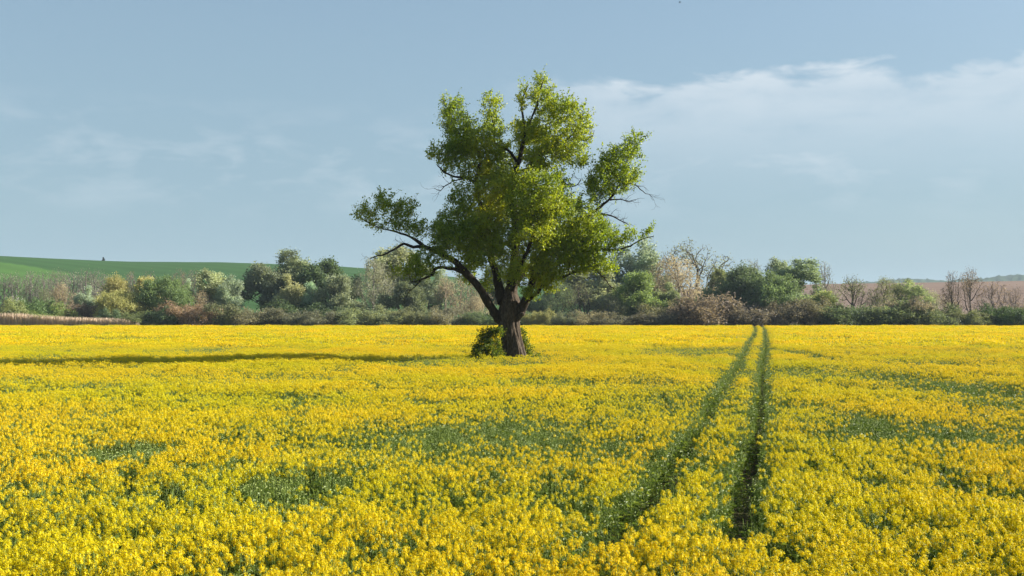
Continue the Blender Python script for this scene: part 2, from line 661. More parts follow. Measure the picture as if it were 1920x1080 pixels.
Q = np.stack([a0, a1, a1 + NS, a0 + NS], 1)
link("trunk", build_mesh("trunk", V, Q, [M_BARK], smooth=True), poplar)

# limbs traced from the photo: (x, y, depth offset m, radius px)
LIMBS = {
    "left": [(945, 606, 0, 11), (935, 596, -0.2, 9.5), (922, 579, -0.5, 7.6), (909, 556, -0.8, 7.2), (895, 535, -1.0, 7), (876, 514, -1.2, 6.6),
             (854, 491, -1.4, 5.4), (835, 480.5, -1.5, 4.9), (815, 470, -1.5, 4.5), (797, 464, -1.4, 3.8), (782, 452, -1.2, 2.5),
             (762, 442, -1.0, 2.0), (738, 434, -0.7, 1.6), (711, 427, -0.4, 1.1), (685, 415, -0.2, 0.7)],
    "left_low": [(871, 512, -1.2, 4.5), (854, 506, -1.5, 3.4), (834, 503, -1.8, 3.0), (819, 507, -2.0, 2.6), (813, 517, -2.2, 2.3), (795, 527, -2.5, 1.6),
                 (776, 531, -2.6, 0.9)],
    "inner_left": [(945, 565, 0, 14), (937, 545, 0.3, 10), (932, 523, 0.6, 7.6), (926, 499, 0.9, 6.4), (919, 483, 1.0, 5.8), (917, 455, 1.1, 5.2),
                   (912, 425, 1.1, 5.0), (907, 401, 1.0, 4.8), (901, 383, 1.0, 4.6), (895, 367, 0.9, 4.4), (891, 346, 0.8, 4.0), (896, 320, 0.6, 3.2),
                   (901, 295, 0.5, 2.8), (890, 275, 0.4, 2.3), (872, 260, 0.2, 1.6), (857, 245, 0.1, 1.1), (845, 222, 0, .6)],
    "mid_left_out": [(889, 340, 0.8, 3), (880, 334, 0.6, 2.5), (867, 331, 0.4, 2.1), (849, 330, 0.2, 1.7), (833, 322, 0.0, 1.3), (820, 312, -0.2, 0.8)],
    "mid_left_hook": [(906, 408, 1.0, 3.2), (897, 407, 0.8, 3.0), (887, 406, 0.4, 2.4), (873, 414, 0.0, 1.7), (858, 425, -0.3, 1.0), (848, 436, -0.5, .5)],
    "central": [(957, 560, 0.2, 14), (960, 530, 0.4, 10.5), (964, 500, 0.6, 9), (966, 471, 0.6, 8.2), (967, 442, 0.6, 8.2), (968, 412, 0.5, 8.0),
                (964, 392, 0.5, 7.0), (962, 360, 0.4, 6), (965, 330, 0.4, 5.2), (973, 300, 0.3, 4.4), (981, 268, 0.2, 3.5), (984, 240, 0.1, 3.0),
                (979, 212, 0.0, 2.0), (980, 185, 0.0, 1.4), (990, 160, 0.0, 0.8)],
    "upper_left": [(970, 303, 0.3, 3), (953, 278, 0.9, 2.6), (938, 270, 1.2, 2.3), (928, 262, 1.4, 2.0), (926, 246, 1.5, 1.7), (925, 228, 1.5, 1.4),
                   (919, 200, 1.4, 0.9), (915, 175, 1.4, .5)],
    "upper_right": [(966, 322, 0.4, 4.2), (990, 318, -0.4, 3.6), (1008, 303, -0.9, 3.4), (1021, 291, -1.1, 3.2), (1041, 283, -1.3, 2.6),
                    (1054, 273, -1.4, 2.0), (1072, 258, -1.5, 1.4), (1085, 240, -1.5, 0.9), (1092, 215, -1.4, .5)],
    "upper_mid": [(984, 242, 0.1, 2.6), (996, 224, -0.3, 2.0), (1006, 200, -0.5, 1.6), (1012, 175, -0.6, 1.1), (1018, 152, -0.7, 0.6)],
    "right": [(975, 585, -0.3, 10), (986, 562, -0.6, 8), (998, 530, -0.9, 7), (1008, 496, -1.1, 6.6), (1028, 474, -1.2, 6.0), (1043, 459, -1.2, 5.4),
              (1060, 443, -1.1, 4.8), (1077, 418, -1.0, 4.2), (1094, 409, -0.9, 3.6), (1112, 400, -0.7, 2.9), (1126, 388, -0.5, 2.4),
              (1143, 373, -0.3, 2.0), (1157, 353, -0.1, 1.6), (1168, 325, 0, 1.2), (1180, 290, 0.1, 0.7)],
    "right_tip": [(1060, 443, -1.1, 3.6), (1082, 452, -1.6, 3.0), (1104, 460, -1.9, 2.6), (1128, 470, -2.0, 2.2), (1153, 472, -2.0, 1.7),
                  (1176, 464, -2.0, 1.3), (1200, 452, -1.9, 0.8), (1219, 446, -1.9, .5)],
    "right_low": [(971, 580, -0.5, 6), (986, 565, -0.9, 4.2), (1000, 554, -1.2, 3.8), (1015, 540, -1.5, 3.4), (1031, 526, -1.7, 3.1), (1047, 522, -1.9, 2.6),
                  (1064, 517, -2.1, 2.2), (1082, 508, -2.2, 1.8), (1103, 503, -2.3, 1.3), (1122, 498, -2.3, .8)],
    "back_low": [(957, 548, 0.3, 6), (975, 520, 1.4, 4.6), (1000, 490, 2.6, 3.6), (1030, 455, 3.4, 2.8), (1050, 420, 3.9, 2.0), (1062, 385, 4.2, 1.2)],
    "front": [(959, 545, -0.2, 6), (968, 515, -1.4, 4.4), (985, 480, -2.4, 3.6), (1000, 440, -3.0, 2.8), (1008, 400, -3.3, 2.0), (1015, 365, -3.5, 1.2)],
}
LOBES = [  # x, y, rx, ry (photo px), depth offset m, depth radius m, limb
    (690, 400, 28, 22, -0.3, 1.1, "left"), (722, 390, 34, 24, -0.6, 1.4, "left"), (757, 400, 26, 22, -0.9, 1.3, "left"),
    (742, 425, 40, 14, -0.8, 1.2, "left"), (783, 432, 24, 16, -1.1, 1.1, "left"), (712, 425, 26, 10, -.3, .8, "left"),
    (838, 440, 32, 34, -1.2, 1.6, "left"), (845, 468, 26, 14, -1.3, 1.2, "left"), (832, 418, 15, 15, -1.0, 1.0, "left"),
    (790, 502, 34, 24, -2.2, 1.4, "left_low"), (762, 515, 22, 13, -2.5, 1.0, "left_low"), (825, 488, 28, 18, -1.9, 1.3, "left_low"),
    (880, 500, 24, 34, 1.0, 1.6, "inner_left"), (880, 465, 30, 25, 1.2, 1.7, "inner_left"), (905, 530, 18, 20, 1.4, 1.0, "inner_left"),
    (868, 372, 30, 26, -0.4, 1.6, "mid_left_hook"), (865, 398, 26, 17, -0.2, 1.3, "mid_left_hook"), (900, 430, 38, 34, -0.6, 2.0, "inner_left"),
    (925, 395, 34, 40, 1.8, 2.2, "inner_left"),
    (822, 290, 25, 13, -0.2, 1.0, "mid_left_out"), (842, 312, 24, 18, 0.0, 1.1, "mid_left_out"), (852, 285, 26, 22, 0.1, 1.4, "mid_left_out"),
    (838, 205, 15, 18, 0, 0.8, "inner_left"), (852, 225, 28, 34, 0.2, 1.5, "inner_left"), (875, 208, 16, 26, 0.2, 1.3, "inner_left"),
    (868, 265, 38, 32, 0.4, 1.8, "inner_left"), (885, 310, 36, 34, 0.6, 2.0, "inner_left"), (905, 345, 26, 24, 0.8, 1.8, "inner_left"),
    (917, 190, 16, 27, 1.4, 1.1, "upper_left"), (922, 225, 17, 26, 1.4, 1.3, "upper_left"), (935, 268, 20, 26, 1.5, 1.3, "upper_left"),
    (935, 310, 26, 30, 2.0, 1.8, "central"), (955, 345, 32, 28, 2.4, 2.0, "central"),
    (974, 178, 14, 22, 0, 1.0, "central"), (979, 205, 20, 30, 0.1, 1.5, "central"), (985, 250, 28, 30, 0.4, 2.0, "central"),
    (1014, 170, 16, 24, -0.6, 1.0, "upper_mid"), (1010, 195, 26, 28, -0.5, 1.5, "upper_mid"), (1020, 235, 34, 32, -0.3, 1.9, "upper_mid"),
    (1050, 205, 26, 16, -1.2, 1.2, "upper_right"), (1080, 210, 22, 12, -1.4, 0.9, "upper_right"), (1075, 245, 26, 26, -1.4, 1.4, "upper_right"),
    (1060, 280, 42, 32, -1.3, 2.0, "upper_right"), (1020, 300, 38, 34, -1.0, 2.2, "upper_right"), (1075, 310, 22, 14, -1.2, 1.2, "upper_right"),
    (1060, 340, 26, 14, -1.0, 1.4, "front"),
    (1000, 355, 42, 22, -3.2, 1.8, "front"), (1030, 385, 44, 28, -3.2, 1.9, "front"), (985, 395, 44, 34, -3.0, 2.0, "front"),
    (1000, 450, 44, 34, -2.8, 2.0, "front"), (985, 500, 42, 34, -2.2, 1.8, "front"), (1005, 540, 28, 22, -1.6, 1.2, "front"),
    (950, 460, 30, 34, -1.6, 1.8, "front"), (1060, 385, 28, 30, 4.0, 2.0, "back_low"), (1030, 440, 44, 36, 3.4, 2.2, "back_low"),
    (990, 500, 36, 30, 2.4, 2.0, "back_low"), (1000, 400, 44, 40, 3.4, 2.0, "back_low"),
    (1195, 262, 20, 15, 0.2, 1.0, "right"), (1180, 285, 22, 24, 0.1, 1.3, "right"), (1205, 292, 13, 9, 0.2, .6, "right"),
    (1150, 310, 30, 28, 0, 1.6, "right"), (1170, 335, 24, 22, -0.1, 1.4, "right"), (1125, 350, 32, 30, -0.3, 1.8, "right"),
    (1100, 385, 28, 24, -0.7, 1.7, "right"), (1145, 365, 18, 14, -0.2, 1.0, "right"),
    (1090, 435, 44, 24, -1.3, 2.0, "right_tip"), (1115, 430, 26, 18, -1.5, 1.4, "right_tip"), (1110, 470, 38, 28, -1.9, 1.8, "right_tip"), (1065, 470, 40, 32, -1.5, 2.0, "right_tip"),
    (1150, 455, 24, 16, -2.0, 1.1, "right_tip"), (1180, 450, 24, 12, -2.0, 0.9, "right_tip"), (1207, 443, 20, 8, -1.9, 0.7, "right_tip"),
    (1050, 510, 36, 16, -2.2, 1.4, "right_low"), (1090, 500, 36, 18, -2.4, 1.4, "right_low"), (1135, 508, 24, 8, -2.3, 0.8, "right_low"),
    (1030, 535, 20, 14, -1.8, 0.9, "right_low"), (1020, 520, 34, 26, -2.2, 1.3, "right_low"), (1000, 548, 26, 16, -1.9, 0.9, "right_low"),
    (845, 452, 34, 30, -2.3, 1.2, "left"), (885, 488, 26, 26, -2.0, 1.1, "left"), (905, 440, 34, 34, -1.8, 1.4, "inner_left"), (930, 470, 28, 30, -1.6, 1.3, "inner_left"),
    (930, 360, 34, 34, -1.6, 1.6, "inner_left"), (1000, 270, 34, 34, 1.8, 1.6, "central"), (905, 270, 26, 30, -0.9, 1.3, "inner_left"),
    (962, 505, 26, 28, -2.2, 1.2, "front"), (1045, 480, 36, 30, -2.4, 1.4, "right_low"), (985, 535, 22, 22, -1.9, 1.0, "front"),
    (1128, 455, 26, 26, -1.9, 1.3, "right_tip"), (1105, 500, 30, 16, -2.2, 1.2, "right_tip"),
]
DEAD = [  # bare dead limbs: polylines (x, y, dy, r)
    [(797, 464, -1.4, 3.4), (780, 465, -1.7, 2.8), (762, 460, -1.9, 2.4), (748, 468, -2.0, 1.9), (732, 478, -2.1, 1.6), (717, 482.6, -2.2, 1.2), (701, 487, -2.2, .7)],
    [(1094, 409, -0.9, 2.2), (1127, 405, -1.2, 1.7), (1147, 409, -1.4, 1.3), (1163, 419, -1.5, .9), (1177, 427, -1.5, .5)],
    [(1143, 376, -0.3, 1.6), (1163, 375, -0.6, 1.1), (1178, 379, -0.7, .9), (1192, 377, -0.8, .5)],
    [(1165, 345, -0.1, 1.4), (1186, 346, -0.3, 1.1), (1204, 360, -0.4, .8), (1220, 369, -0.4, .4)],
    [(1103, 503, -2.3, 1.6), (1122, 517, -2.4, 1.2), (1131, 530, -2.5, 1.0), (1149, 549, -2.6, .5)],
    [(871, 334, 0.4, 1.3), (849, 339, 0.2, 1.1), (832, 350, 0.1, .9), (826, 356, 0.1, .7), (814, 354, 0.1, .4)],
    [(1072, 262, -1.5, 1.2), (1095, 270, -1.6, .9), (1107, 260, -1.6, .6), (1112, 251, -1.6, .35)],
    [(1047, 345, -1.0, 1.5), (1060, 350, -1.1, 1.2), (1075, 352, -1.1, 1.0), (1089, 340, -1.1, .6)],
    [(795, 527, -2.5, 1.3), (785, 538, -2.6, .9), (775, 547, -2.6, .6), (768, 557, -2.6, .35)],
]

rt = np.random.default_rng(21)


def dense_poly(seq, step):
    P = np.array([tp(a, b, c) for a, b, c, _ in seq]); R = np.array([r * MPP for *_, r in seq])
    # Catmull-Rom
    Pe = np.vstack([2 * P[0] - P[1], P, 2 * P[-1] - P[-2]])
    outP, outR = [], []
    for i in range(len(P) - 1):
        p0, p1, p2, p3 = Pe[i:i + 4]
        n = max(1, int(np.linalg.norm(p2 - p1) / step))
        for q in range(n):
            t = q / n
            outP.append(0.5 * ((2 * p1) + (-p0 + p2) * t + (2 * p0 - 5 * p1 + 4 * p2 - p3) * t * t + (-p0 + 3 * p1 - 3 * p2 + p3) * t ** 3))
            outR.append(R[i] * (1 - t) + R[i + 1] * t)
    outP.append(P[-1]); outR.append(R[-1])
    return np.array(outP), np.array(outR)


names = list(LIMBS)
limb_objs = {}
for nm in names:
    P, R = dense_poly(LIMBS[nm], 0.28)
    wob = rt.normal(scale=0.02, size=P.shape); wob[0] = 0
    P = P + wob
    V, T = tubes([(P, R * rt.uniform(0.9, 1.1, len(R)), 12)])
    V = V + rt.normal(scale=0.008, size=V.shape)
    lo = link("limb", build_mesh("limb", V, T, [M_LIMB], smooth=True), poplar)
    limb_objs[nm] = lo
    # attractors for this limb
    lob = []
    for (x, y, rx, ry, dy, dr, ln) in LOBES:
        if ln == nm:
            c = tp(x, y, dy)
            lob.append((c[0], c[1], c[2], rx * MPP * 1.02, dr * 1.05, ry * MPP * 1.0))
    A = lobes_points(lob, 13.0, rt, 0.15)
    # keep only 80 % thinned by a clumping noise, to leave gaps for the sky
    nzc = Noise2(91)
    g = nzc.fbm(A[:, 0] * 0.9 + A[:, 1] * 0.45 + 50, A[:, 2] * 0.9 - A[:, 1] * 0.35 + 50, 2)
    A = A[g > 0.40]
    half = len(P) // 5
    sp, sr = P[half:], R[half:]
    par = [-1] + list(range(len(sp) - 1))
    pts, parent, lab = grow(sp, par, [0] * len(sp), A, 0.24, 6.0, 0.27, bias=(0.16, 0.0, 0.34), iters=60, jitter=0.16, rg=rt)
    r, hc = pipe_radii(parent, 0.009, 2.1)
    r = np.minimum(r, 0.11)
    ok = np.ones(len(pts), bool); ok[:len(sp)] = False
    ch = chains(parent, r, ok)
    paths = []
    for p, c in ch:
        pp = np.vstack([pts[p][None], pts[c]])
        rr = np.concatenate([[r[c[0]]], r[c]])
        paths.append((pp, rr, 5 if rr[0] > 0.03 else 3))
    tips = np.nonzero(ok & (r < 0.03))[0]
    shoots = []
    for i in tips:
        if rt.random() > (0.30 if hc[i] else 0.95):
            continue
        d = pts[i] - pts[parent[i]]
        for z in range(1 if hc[i] else 2):
            e = unit(unit(d) * 0.7 + np.array([0.35, 0, 0.75]) + rt.normal(size=3) * 0.38)
            L = rt.uniform(0.35, 0.95)
            q = np.array([pts[i] + e * L * t_ + np.array([0.12, 0, 0.05]) * (L * t_) ** 2 for t_ in (0, 0.35, 0.7, 1.0)])
            shoots.append(q)
            paths.append((q, np.array([0.009, 0.008, 0.006, 0.004]), 3))
    if paths:
        V, T = tubes(paths)
        b = link("branchwork", build_mesh("branchwork", V, T, [M_LIMB], smooth=True), lo)
        b["kind"] = "stuff"
    # leaves round the twigs
    tw = np.nonzero(ok & (r < 0.035))[0]
    w = np.where(hc[tw], 15, 20)
    P0 = np.repeat(pts[tw], w, axis=0)
    off = rt.normal(size=(len(P0), 3)) * np.array([0.13, 0.14, 0.12])
    fwd = unit(pts[tw] - pts[parent[tw]]); fwd = np.repeat(fwd, w, axis=0)
    P0 = P0 + off + fwd * rt.uniform(-0.1, 0.42, (len(P0), 1))
    cl_t = np.repeat(np.clip(nzc.fbm(pts[tw][:, 0] * 0.5 + 9, pts[tw][:, 2] * 0.5 + pts[tw][:, 1] * 0.3 + 70, 2) * 1.5 - 0.45, 0, 1), w)
    if shoots:
        S = np.array(shoots)
        ns_ = 18
        tq = rt.uniform(0.1, 1.06, (len(S), ns_))
        k0 = np.clip((tq * 3).astype(int), 0, 2)
        fr = tq * 3 - k0
        ii = np.arange(len(S))[:, None]
        SP = (S[ii, k0] * (1 - fr[..., None]) + S[ii, k0 + 1] * fr[..., None] + rt.normal(size=(len(S), ns_, 3)) * 0.065).reshape(-1, 3)
        st = np.repeat(np.clip(nzc.fbm(S[:, 0, 0] * 0.5 + 9, S[:, 0, 2] * 0.5 + S[:, 0, 1] * 0.3 + 70, 2) * 1.5 - 0.45, 0, 1), ns_)
        P0 = np.vstack([P0, SP]); cl_t = np.concatenate([cl_t, st])
    LB = np.array(lob)
    dl = np.linalg.norm((P0[:, None] - LB[None, :, :3]) / LB[None, :, 3:], axis=2).argmin(1)
    nf = unit(P0 - LB[dl, :3] + np.array([0, 0, 0.25]))
    V, T, t = leaf_kites(P0, 0.125, rt, normal_from=nf, nw=0.5, droop=0.1, upbias=0.25, aspect=0.85)
    t = np.clip(np.repeat(cl_t, 4) * 0.65 + t * 0.45, 0, 1)
    lf = link("foliage", build_mesh("foliage", V, T, [M_POPLAR], tint=t), lo)
    lf["kind"] = "stuff"

for seq in DEAD:
    P, R = dense_poly(seq, 0.22)
    P = P + np.vstack([np.zeros((1, 3)), rt.normal(scale=0.03, size=(len(P) - 1, 3))])
    paths = [(P, R, 6)]
    n = len(P)
    for q in range(max(5, int(n * 0.9))):
        k = rt.integers(n // 4, n)
        d = P[min(k, n - 1)] - P[max(0, k - 2)]
        d = unit(unit(d) * 0.8 + rt.normal(size=3) * 0.65 + np.array([0, 0, 0.10]))
        m = rt.integers(3, 7)
        tw = [P[k]]
        for s in range(m):
            d = unit(d + rt.normal(size=3) * 0.28)
            tw.append(tw[-1] + d * 0.17)
        tw = np.array(tw)
        r0 = min(R[k] * 0.6, 0.022)
        paths.append((tw, np.linspace(r0, 0.006, len(tw)), 3))
        for z in range(2):
            kk = rt.integers(1, len(tw)); d2 = unit(d + rt.normal(size=3) * 0.8)
            t2 = np.array([tw[kk] + d2 * 0.16 * s + rt.normal(size=3) * 0.02 * s for s in range(4)]); t2[0] = tw[kk]
            paths.append((t2, np.linspace(0.008, 0.005, 4), 3))
    V, T = tubes(paths)
    o = link("dead_branch", build_mesh("dead_branch", V, T, [M_LIMB], smooth=True), poplar)
    o["label"] = "bare dead branch without leaves"


# broken stub on the right of the trunk
V, T = tubes([(np.array([tp(970, 598, -0.4), tp(977, 590, -0.7), tp(982, 588, -0.8), tp(983, 587.6, -0.8)]), np.array([5.5, 4.4, 3.6, 0.2]) * MPP, 9)])
link("broken_stub", build_mesh("broken_stub", V, T, [M_BARK], smooth=True), poplar)


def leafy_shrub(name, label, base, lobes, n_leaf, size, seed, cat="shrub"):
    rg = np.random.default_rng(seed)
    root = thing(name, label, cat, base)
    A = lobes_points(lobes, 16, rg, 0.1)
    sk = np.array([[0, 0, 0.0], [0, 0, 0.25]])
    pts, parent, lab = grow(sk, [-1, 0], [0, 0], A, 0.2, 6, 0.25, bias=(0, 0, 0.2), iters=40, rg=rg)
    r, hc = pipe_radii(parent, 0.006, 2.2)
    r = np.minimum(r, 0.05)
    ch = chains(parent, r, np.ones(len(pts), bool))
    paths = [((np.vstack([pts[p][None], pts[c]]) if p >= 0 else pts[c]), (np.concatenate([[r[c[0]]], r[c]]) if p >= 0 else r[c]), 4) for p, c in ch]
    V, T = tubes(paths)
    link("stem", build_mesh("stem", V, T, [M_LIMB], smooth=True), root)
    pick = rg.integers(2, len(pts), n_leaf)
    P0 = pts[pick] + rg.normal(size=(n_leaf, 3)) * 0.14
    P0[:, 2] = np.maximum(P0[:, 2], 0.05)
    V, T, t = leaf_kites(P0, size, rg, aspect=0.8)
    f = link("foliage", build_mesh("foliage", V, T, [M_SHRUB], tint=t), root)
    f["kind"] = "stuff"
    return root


sb = px(915, 668, TD - 1.2); sb[2] = 0
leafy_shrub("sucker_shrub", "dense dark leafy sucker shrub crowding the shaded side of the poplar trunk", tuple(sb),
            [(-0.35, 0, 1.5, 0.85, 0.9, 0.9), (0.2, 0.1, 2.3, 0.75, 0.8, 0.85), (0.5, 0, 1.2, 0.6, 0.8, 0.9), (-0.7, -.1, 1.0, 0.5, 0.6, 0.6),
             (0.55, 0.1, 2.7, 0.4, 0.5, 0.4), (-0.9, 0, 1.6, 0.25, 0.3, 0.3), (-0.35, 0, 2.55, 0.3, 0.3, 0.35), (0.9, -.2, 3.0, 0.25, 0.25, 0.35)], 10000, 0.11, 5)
sb = px(992, 668, TD + 0.3); sb[2] = 0
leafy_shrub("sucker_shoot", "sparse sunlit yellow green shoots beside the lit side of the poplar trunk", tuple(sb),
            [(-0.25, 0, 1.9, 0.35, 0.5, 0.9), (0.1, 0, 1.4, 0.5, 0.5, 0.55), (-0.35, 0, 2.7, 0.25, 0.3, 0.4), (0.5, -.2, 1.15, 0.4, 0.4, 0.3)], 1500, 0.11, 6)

# ------------------------------------------------------------------ trees and bushes behind the field
PROTO = {}


def make_proto(key, seed, H, W, lobes, skel, dens, n_leaf, leaf, step=0.55, kill=0.6, tip=0.02, leaf_sp=0.35, bias=(0, 0, 0.15), maxr=0.25,
               droop=0.1, aspect=0.8, gate=0.38, ln=0.35):
    rg = np.random.default_rng(seed)
    A = lobes_points(lobes, dens, rg, 0.1)
    nzl = Noise2(seed + 500)
    g = nzl.fbm(A[:, 0] * 0.35 + 30 + A[:, 1] * 0.2, A[:, 2] * 0.35 + 60 + A[:, 1] * 0.15, 2)
    A = A[g > gate]
    sk, par = [], []
    for s in skel:
        st = len(sk)
        for q, p in enumerate(s):
            sk.append(np.array(p, float))
            par.append(st + q - 1 if q else -1)
    pts, parent, lab = grow(sk, par, [0] * len(sk), A, step, 30.0, kill, bias=bias, iters=60, jitter=0.18, rg=rg)
    r, hc = pipe_radii(parent, tip, 2.2)
    r = np.minimum(r, maxr)
    ch = chains(parent, r, np.ones(len(pts), bool))
    paths = []
    for p, c in ch:
        pp = np.vstack([pts[p][None], pts[c]]) if p >= 0 else pts[c]
        rr = np.concatenate([[r[c[0]]], r[c]]) if p >= 0 else r[c]
        if len(pp) > 1:
            paths.append((pp, rr, 5 if rr[0] > 0.1 else 3))
    V, T = tubes(paths)
    wood = build_mesh("trunk_" + key, V, T, [M_FARBARK], smooth=True)
    leafm = None
    if n_leaf:
        tw = np.nonzero(r < tip * 3.2)[0]
        pick = tw[rg.integers(0, len(tw), n_leaf)]
        P0 = pts[pick] + rg.normal(size=(n_leaf, 3)) * leaf_sp
        P0[:, 2] = np.maximum(P0[:, 2], 0.1)
        cen = np.array([0, 0, H * 0.45])
        nf = unit(P0 - cen)
        V, T, t = leaf_kites(P0, leaf, rg, droop=droop, aspect=aspect, normal_from=nf, nw=ln)
        cl_ = np.clip(nzl.fbm(P0[:, 0] * 0.45 + 11, P0[:, 2] * 0.45 + P0[:, 1] * 0.3 + 5, 2) * 1.6 - 0.4, 0, 1)
        t = np.clip(np.repeat(cl_, 4) * 0.6 + t * 0.5, 0, 1)
        leafm = build_mesh("crown_" + key, V, T, [M_FARLEAF], tint=t)
    B_ = P0 if n_leaf > 2000 else pts
    H = float(np.percentile(B_[:, 2], 99.0)) + 0.1
    ext = np.percentile(B_[:, :2], 97, axis=0) - np.percentile(B_[:, :2], 3, axis=0)
    W = float(ext.mean())
    PROTO[key] = (wood, leafm, H, W)


def rand_lobes(rg, n, W, z0, z1, r0, r1, flat=1.0, peak=0.5):
    out = []
    for i in range(n):
        z = rg.uniform(z0, z1)
        f = (z - z0) / max(1e-6, z1 - z0)
        wid = math.sin(math.pi * min(0.97, max(0.12, (f * 0.8 + 0.16)))) if peak else 1
        a = rg.uniform(0, 2 * math.pi)
        d = math.sqrt(rg.random()) * W * 0.5 * wid
        r = rg.uniform(r0, r1)
        out.append((d * math.cos(a), d * math.sin(a), z, r, r, r * flat))
    return out


for s in range(3):
    rg = np.random.default_rng(100 + s)
    make_proto("round%d" % s, 100 + s, 10, 10, rand_lobes(rg, 16, 8, 2.5, 8.2, 1.3, 2.1), [[(0, 0, 0), (0.1, 0, 0.8), (0, 0.1, 1.6), (0.2, 0, 2.3)]],
               2.2, 20000, 0.29)
for s in range(3):
    rg = np.random.default_rng(130 + s)
    lb = rand_lobes(rg, 15, 7, 4.5, 14, 1.0, 1.9, 1.25)
    make_proto("tall%d" % s, 130 + s, 15.5, 9, lb, [[(0, 0, 0), (0.1, 0, 1.5), (0, 0.1, 3), (0.2, 0, 4.5), (0, 0, 6)], [(0.5, 0, 0), (0.9, 0.2, 1.8), (1.5, 0.2, 3.6)]],
               1.7, 15000, 0.29, bias=(0, 0, 0.3), gate=0.44, ln=.15)
for s in range(2):
    rg = np.random.default_rng(160 + s)
    lb = rand_lobes(rg, 18, 9, 1.5, 7.6, 1.4, 2.1)
    make_proto("willow%d" % s, 160 + s, 9.3, 11, lb, [[(0, 0, 0), (0.3, 0, 0.8), (0.9, 0.1, 1.7), (1.8, 0, 2.6)], [(0, 0.2, 0), (-0.4, 0, 0.9), (-1.2, 0.1, 1.9)]],
               2.2, 23000, 0.29, aspect=0.55, droop=-0.25, ln=0.45)
for s in range(3):
    rg = np.random.default_rng(190 + s)
    lb = rand_lobes(rg, 14, 7.5, 4.0, 10.5, 1.3, 2.2, 1.1)
    make_proto("bare%d" % s, 190 + s, 12.3, 9.5, lb, [[(0, 0, 0), (0.1, 0, 1.2), (0, 0.1, 2.4), (0.3, 0, 3.4)], [(0.3, 0.2, 0), (0.8, 0.1, 1.5), (1.4, 0.2, 3)]],
               3.6, 1600, 0.22, step=0.42, kill=0.42, tip=0.028, bias=(0, 0, 0.35), gate=0.36)
for s in range(2):
    rg = np.random.default_rng(210 + s)
    lb = rand_lobes(rg, 16, 9, 2.2, 9.0, 1.4, 2.2, 1.0)
    make_proto("twiggy%d" % s, 210 + s, 10.8, 11, lb, [[(0, 0, 0), (0.1, 0, 1.0), (0, 0.1, 2.0)], [(0.6, 0, 0), (1.2, 0.2, 1.6)], [(-0.6, 0, 0), (-1.3, -0.2, 1.5)]],
               4.0, 8000, 0.24, step=0.42, kill=0.42, tip=0.024, bias=(0, 0, 0.3), gate=0.34, aspect=0.5)
for s in range(4):
    rg = np.random.default_rng(230 + s)
    lb = rand_lobes(rg, 15, 5.6, 0.8, 2.6, 0.7, 1.15, 0.95, peak=0)
    make_proto("thicket%d" % s, 230 + s, 3.6, 7.2, lb, [[(0.0, 0, 0), (0.1, 0, 0.5)], [(1.6, 0.3, 0), (1.8, 0.3, 0.5)], [(-1.7, -0.3, 0), (-1.9, -0.2, 0.5)], [(0.3, -1.5, 0), (0.3, -1.7, .5)]],
               6.0, 13000, 0.18, step=0.3, kill=0.35, tip=0.014, leaf_sp=0.22, gate=0.30, aspect=0.6, ln=.5)

GRN, DGR, YGR, PALE, SILV, GREY, TAN, BRN, OLIVE, YEL, LIME, WHT = (
    (0.075, 0.13, 0.035), (0.055, 0.09, 0.034), (0.15, 0.18, 0.055), (0.19, 0.22, 0.11), (0.16, 0.21, 0.14), (0.12, 0.135, 0.085),
    (0.23, 0.185, 0.115), (0.13, 0.095, 0.065), (0.105, 0.12, 0.05), (0.23, 0.215, 0.065), (0.105, 0.155, 0.032), (0.72, 0.72, 0.66))
BK_D, BK_G, BK_P, BK_T = (0.06, 0.05, 0.04), (0.17, 0.155, 0.135), (0.15, 0.125, 0.12), (0.20, 0.165, 0.125)

HEDGE_N = [0]


def hedge(kind, x0, x1, ytop, depth, crown, bark, name, label, cat, group=None, ybase=None, rz=None):
    """a tree or bush behind the field: photo span x0..x1 and top row, standing at forward distance depth"""
    HEDGE_N[0] += 1
    rg = np.random.default_rng(9000 + HEDGE_N[0])
    wood, leafm, H, W = PROTO[kind]
    b = px((x0 + x1) / 2, 600, depth)
    top = px((x0 + x1) / 2, ytop, depth)[2]
    if ybase is not None:
        pass
    sxy = (x1 - x0) / F * depth / W
    szz = top / H
    z0 = 0.0
    loc = (b[0], b[1], z0)
    root = thing(name, label, cat, loc, group, rg.uniform(0, 6.28) if rz is None else rz)
    root.scale = (sxy, sxy * rg.uniform(0.85, 1.15), szz)
    t = link("stem" if cat == "bush" else "trunk", wood, root)
    t.color = (*[min(0.6, 1.5 * v) for v in bark], 1)
    if leafm is not None:
        c = link("foliage" if cat == "bush" else "crown", leafm, root)
        c.color = (*[min(0.75, (1.85 if cat == 'bush' else 2.1) * (0.78 * v + 0.22 * sum(crown) / 3)) for v in crown], 1)
    return root


